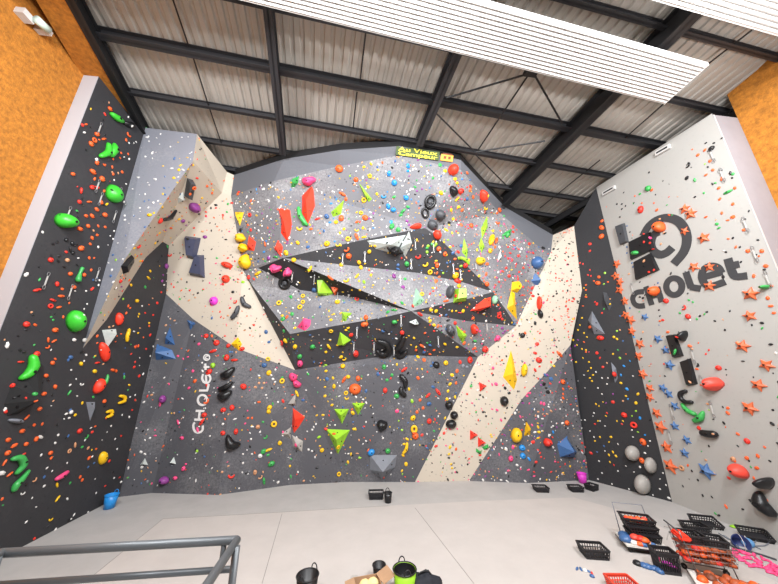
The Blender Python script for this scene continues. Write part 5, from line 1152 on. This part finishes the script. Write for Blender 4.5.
bmobj('frame', bm, M_WIRE, t, True)
bm = bmesh.new(); add_tube(bm, [(-.5, -.27, .97), (-.5, .27, .97)], .018, 8); bmobj('push_handle', bm, HM['D'], t, True)
for sx in (-.32, .46):
    for s in (-.23, .23):
        f = 1 if sx < 0 else .8
        bm = bmesh.new(); add_tube(bm, [(sx, s*f-.016, .06), (sx, s*f+.016, .06)], .06, 14); wl = bmobj('wheel', bm, M_TYRE, t)
        bm = bmesh.new(); add_tube(bm, [(sx, s*f-.02, .06), (sx, s*f+.02, .06)], .022, 10); bmobj('hub', bm, M_WIRE, wl)
rr = random.Random(3); nn = 0; CPOS = ['at the handle end', 'near the handle end', 'left of the middle', 'in the middle', 'right of the middle', 'near the front', 'at the front end']
M_BR = HC.update(q=('rust orange', rgb(176, 84, 44)), Q=('brown', rgb(120, 66, 44)))
for kx in 'qQ': HM[kx] = mat('resin_'+HC[kx][0].replace(' ', '_'), HC[kx][1], .55, noise=(6, .15))
for lay, z in enumerate((.36, .48, .59)):
    for i in range(7):
        for j in range(3):
            if rr.random() < .12: continue
            c = 'qqqQroq'[rr.randrange(7)]; p = CT @ (bk((i+.5+rr.uniform(-.25, .25))/7, (j+.5)/3, 0)+Vector((0, 0, z-.34)))
            o2 = loose(600+i, 560+j, None, rr.uniform(.15, .2), c, '', None); o2.location = p; o2.rotation_euler.z = rr.uniform(0, 6)
            o2['label'] = f"{HC[c][0]} hold {CPOS[i]} of the cart basket, {['bottom', 'middle', 'top'][lay]} layer, {['near', 'centre', 'far'][j]} row"; o2['group'] = 'holds heaped in the shopping cart'
for (u, v, z), lab, rzz in (((.32, .62, .68), 'black crate lying on the cart load, nearer the handle', .1), ((.74, .55, .66), 'black crate lying on the cart load, nearer the front', -.12)):
    p = CT @ (bk(u, v, 0)+Vector((0, 0, z-.34))); crate(p.x, p.y, p.z, R(-24)+rzz, lab, .4, .33, .13)
p = CT @ Vector((-.36, -.05, .74)); bm = bmesh.new(); add_box(bm, (0, 0, .05), (.2, .36, .1)); bmesh.ops.bevel(bm, geom=bm.edges[:], offset=.03, segments=2, affect='EDGES'); o2 = bmobj('red_block', bm, HM['R'], smooth=False); o2.location = p; o2.rotation_euler.z = R(-24); tag(o2, 'red block on the cart load beside the handle', 'block')
# crate with pink holds standing in front of the cart
x, y = P2(671, 573); crate(x-.02, y+.05, FZ, R(-20), 'deep black crate in front of the cart with pink inside', .38, .3, .36)
o2 = loose(672, 570, None, .2, 'F', 'magenta hold inside the deep black crate', None); o2.location = (x+.05, y+.05, .1)
# flat white-decked platform carrying brown holds, front right
fx, fy = P2(727, 600); FT = Matrix.Translation((fx+.42, fy-.08, FZ)) @ Matrix.Rotation(R(-38), 4, 'Z')
t = empty('flatbed_platform', None, basis=FT); tag(t, 'low white platform with black edge under brown holds, bottom right', 'platform')
bm = bmesh.new(); add_box(bm, (0, 0, .10), (1.5, .7, .03)); bmobj('deck', bm, M_DECK, t)
for s in (-.36, .36):
    bm = bmesh.new(); add_box(bm, (0, s, .09), (1.5, .03, .06)); bmobj('edge_rail', bm, M_BLKSTEEL, t)
for sx in (-.62, .62):
    for s in (-.28, .28):
        bm = bmesh.new(); add_tube(bm, [(sx, s-.015, .04), (sx, s+.015, .04)], .04, 10); bmobj('wheel', bm, M_TYRE, t)
n_ = 0
for i in range(9):
    for j in range(3):
        c = 'qqQqo'[rr.randrange(5)]; p = FT @ Vector((-.6+i*.15+rr.uniform(-.04, .04), -.02+j*.14+rr.uniform(-.03, .03), .116))
        o2 = loose(700+i, 570+j, None, rr.uniform(.15, .21), c, '', None); o2.location = p; o2.rotation_euler.z = rr.uniform(0, 6)
        o2['label'] = 'brown or orange hold in the spread on the low white platform'; o2['group'] = 'brown holds on the low white platform'
# navy tub on its side, light blue cushion, ropes
nx, ny = P2(738, 545); Mt = Matrix.Translation((nx, ny, .02)) @ Matrix.Scale(.62, 4) @ Matrix.Rotation(R(-35), 4, 'Z') @ Matrix.Rotation(R(62), 4, 'X')
t = empty('tub', None, basis=Mt); tag(t, 'navy blue tub tipped on its side by the right wall', 'tub'); M_NAVY = mat('navy_plastic', rgb(34, 48, 98), .5)
bm = bmesh.new(); add_lathe(bm, [(.2, .05), (.25, .40), (.238, .40), (.19, .065), (.001, .065)], 24); bmobj('body', bm, M_NAVY, t, True)
bm = bmesh.new(); add_tube(bm, [(math.cos(a)*.25, math.sin(a)*.25, .40) for a in [2*math.pi*i/24 for i in range(24)]], .015, 6, closed=True); bmobj('rim', bm, M_NAVY, t, True)
bm = bmesh.new(); add_tube(bm, [(-.0, math.cos(a)*.26, .40+math.sin(a)*.22) for a in [math.pi*i/10 for i in range(11)]], .009, 6); bmobj('handle', bm, M_WHITE, t, True)
nx, ny = P2(748, 546); bm = bmesh.new(); bmesh.ops.create_uvsphere(bm, u_segments=18, v_segments=10, radius=.13)
for v in bm.verts: v.co = Vector((v.co.x*1.1, v.co.y*.9, (v.co.z+.08)*.75 if v.co.z > -.08 else 0))
o2 = bmobj('sack', bm, mat('light_blue_fabric', rgb(96, 150, 200), .8, noise=(5, .15)), smooth=True); o2.location = (nx, ny, FZ); tag(o2, 'light blue sack beside the navy tub', 'sack')
bm = bmesh.new(); add_tube(bm, [(-.02, 0, .14), (0, .01, .19), (.03, 0, .14)], .009, 6); bmobj('tie', bm, M_WHITE, o2, True)
def rope(pts, label, col, r=.012):
    P3 = [flo(*p)+Vector((0, 0, r+.001+.004)) for p in pts]; Q = []
    for a in range(len(P3)-1):
        p0, p1, p2, p3 = P3[max(a-1, 0)], P3[a], P3[a+1], P3[min(a+2, len(P3)-1)]
        for tt in (0, .2, .4, .6, .8): Q.append(.5*((2*p1)+(p2-p0)*tt+(2*p0-5*p1+4*p2-p3)*tt*tt+(3*p1-p0-3*p2+p3)*tt**3))
    Q.append(P3[-1]); bm = bmesh.new(); add_tube(bm, Q, r, 6); o2 = bmobj('rope', bm, mat('rope_'+col, HC[col][1], .8), smooth=True); tag(o2, label, 'rope', 'ropes lying by the right wall')
rope([(716, 538), (726, 544), (737, 549), (748, 552), (762, 556), (777, 561)], 'dark rope running straight along the right wall', 'D', .018)
rope([(719, 534), (729, 540), (724, 536), (734, 543), (742, 551)], 'grey rope looping left of the navy tub', 'n')
rope([(752, 545), (760, 540), (770, 541), (766, 546), (756, 547), (761, 550)], 'grey rope coil right of the light blue sack', 'n')
rope([(664, 527), (671, 528), (676, 529), (670, 531), (667, 540)], 'thin pale rope trailing left of the shopping cart', 'L', .01)

# ------------------------------------------------------------------ light
LK = .40
def area(name, loc, target, size, energy, col=(.97, .98, 1), sy=None, spread=180):
    l = bpy.data.lights.new(name, 'AREA'); l.energy = energy*LK; l.color = col; l.shape = 'RECTANGLE'; l.size = size; l.size_y = sy or size; l.spread = R(spread)
    o2 = bpy.data.objects.new(name, l); COL.objects.link(o2); o2.location = loc
    o2.rotation_euler = (Vector(target)-Vector(loc)).to_track_quat('-Z', 'Y').to_euler(); return o2
# floodlights slung under the roof behind and beside the viewpoint
area('flood_lamp', (-4.5, 1.6, 10.9), (-1.5, 10.5, 6.0), .9, 1900)
area('flood_lamp', (1.2, 1.4, 11.0), (1.2, 10.5, 6.5), .9, 2000)
area('flood_lamp', (7.0, 1.4, 10.8), (5.0, 10.5, 6.0), .9, 1900)
area('high_bay_lamp', (-1.0, -1.5, 11.2), (-1.0, 4.0, 0), .7, 1500)
area('high_bay_lamp', (4.5, -1.5, 11.0), (5.5, 4.0, 0), .7, 1500)
# added fill lights without fittings, aimed up to brighten the roof
area('roof_fill_light', (9.2, 2.6, 9.2), (8.8, 3.6, 12), .4, 160)
area('roof_fill_light', (-1.0, 0.0, 9.0), (-1.5, 7, 12.5), .5, 800)
area('roof_fill_light', (5.0, 0.0, 9.0), (5.5, 7.5, 12), .5, 600)
w = bpy.data.worlds.new('World'); SC.world = w; w.use_nodes = True
w.node_tree.nodes['Background'].inputs['Color'].default_value = (.95, .97, 1, 1); w.node_tree.nodes['Background'].inputs['Strength'].default_value = .13

cam = bpy.data.cameras.new('camera'); cam.sensor_fit = 'HORIZONTAL'; cam.sensor_width = 36; cam.lens = F/778*36; cam.clip_start = .02; cam.clip_end = 200
co = bpy.data.objects.new('camera', cam); COL.objects.link(co)
Mc = Matrix((RT, UP, -FW)).transposed().to_4x4(); Mc.translation = CAM; co.matrix_world = Mc; SC.camera = co
SC.view_settings.view_transform = 'Standard'; SC.view_settings.look = 'None'; SC.view_settings.gamma = 1; SC.view_settings.use_curve_mapping = False
SC.view_settings.exposure = 0.0
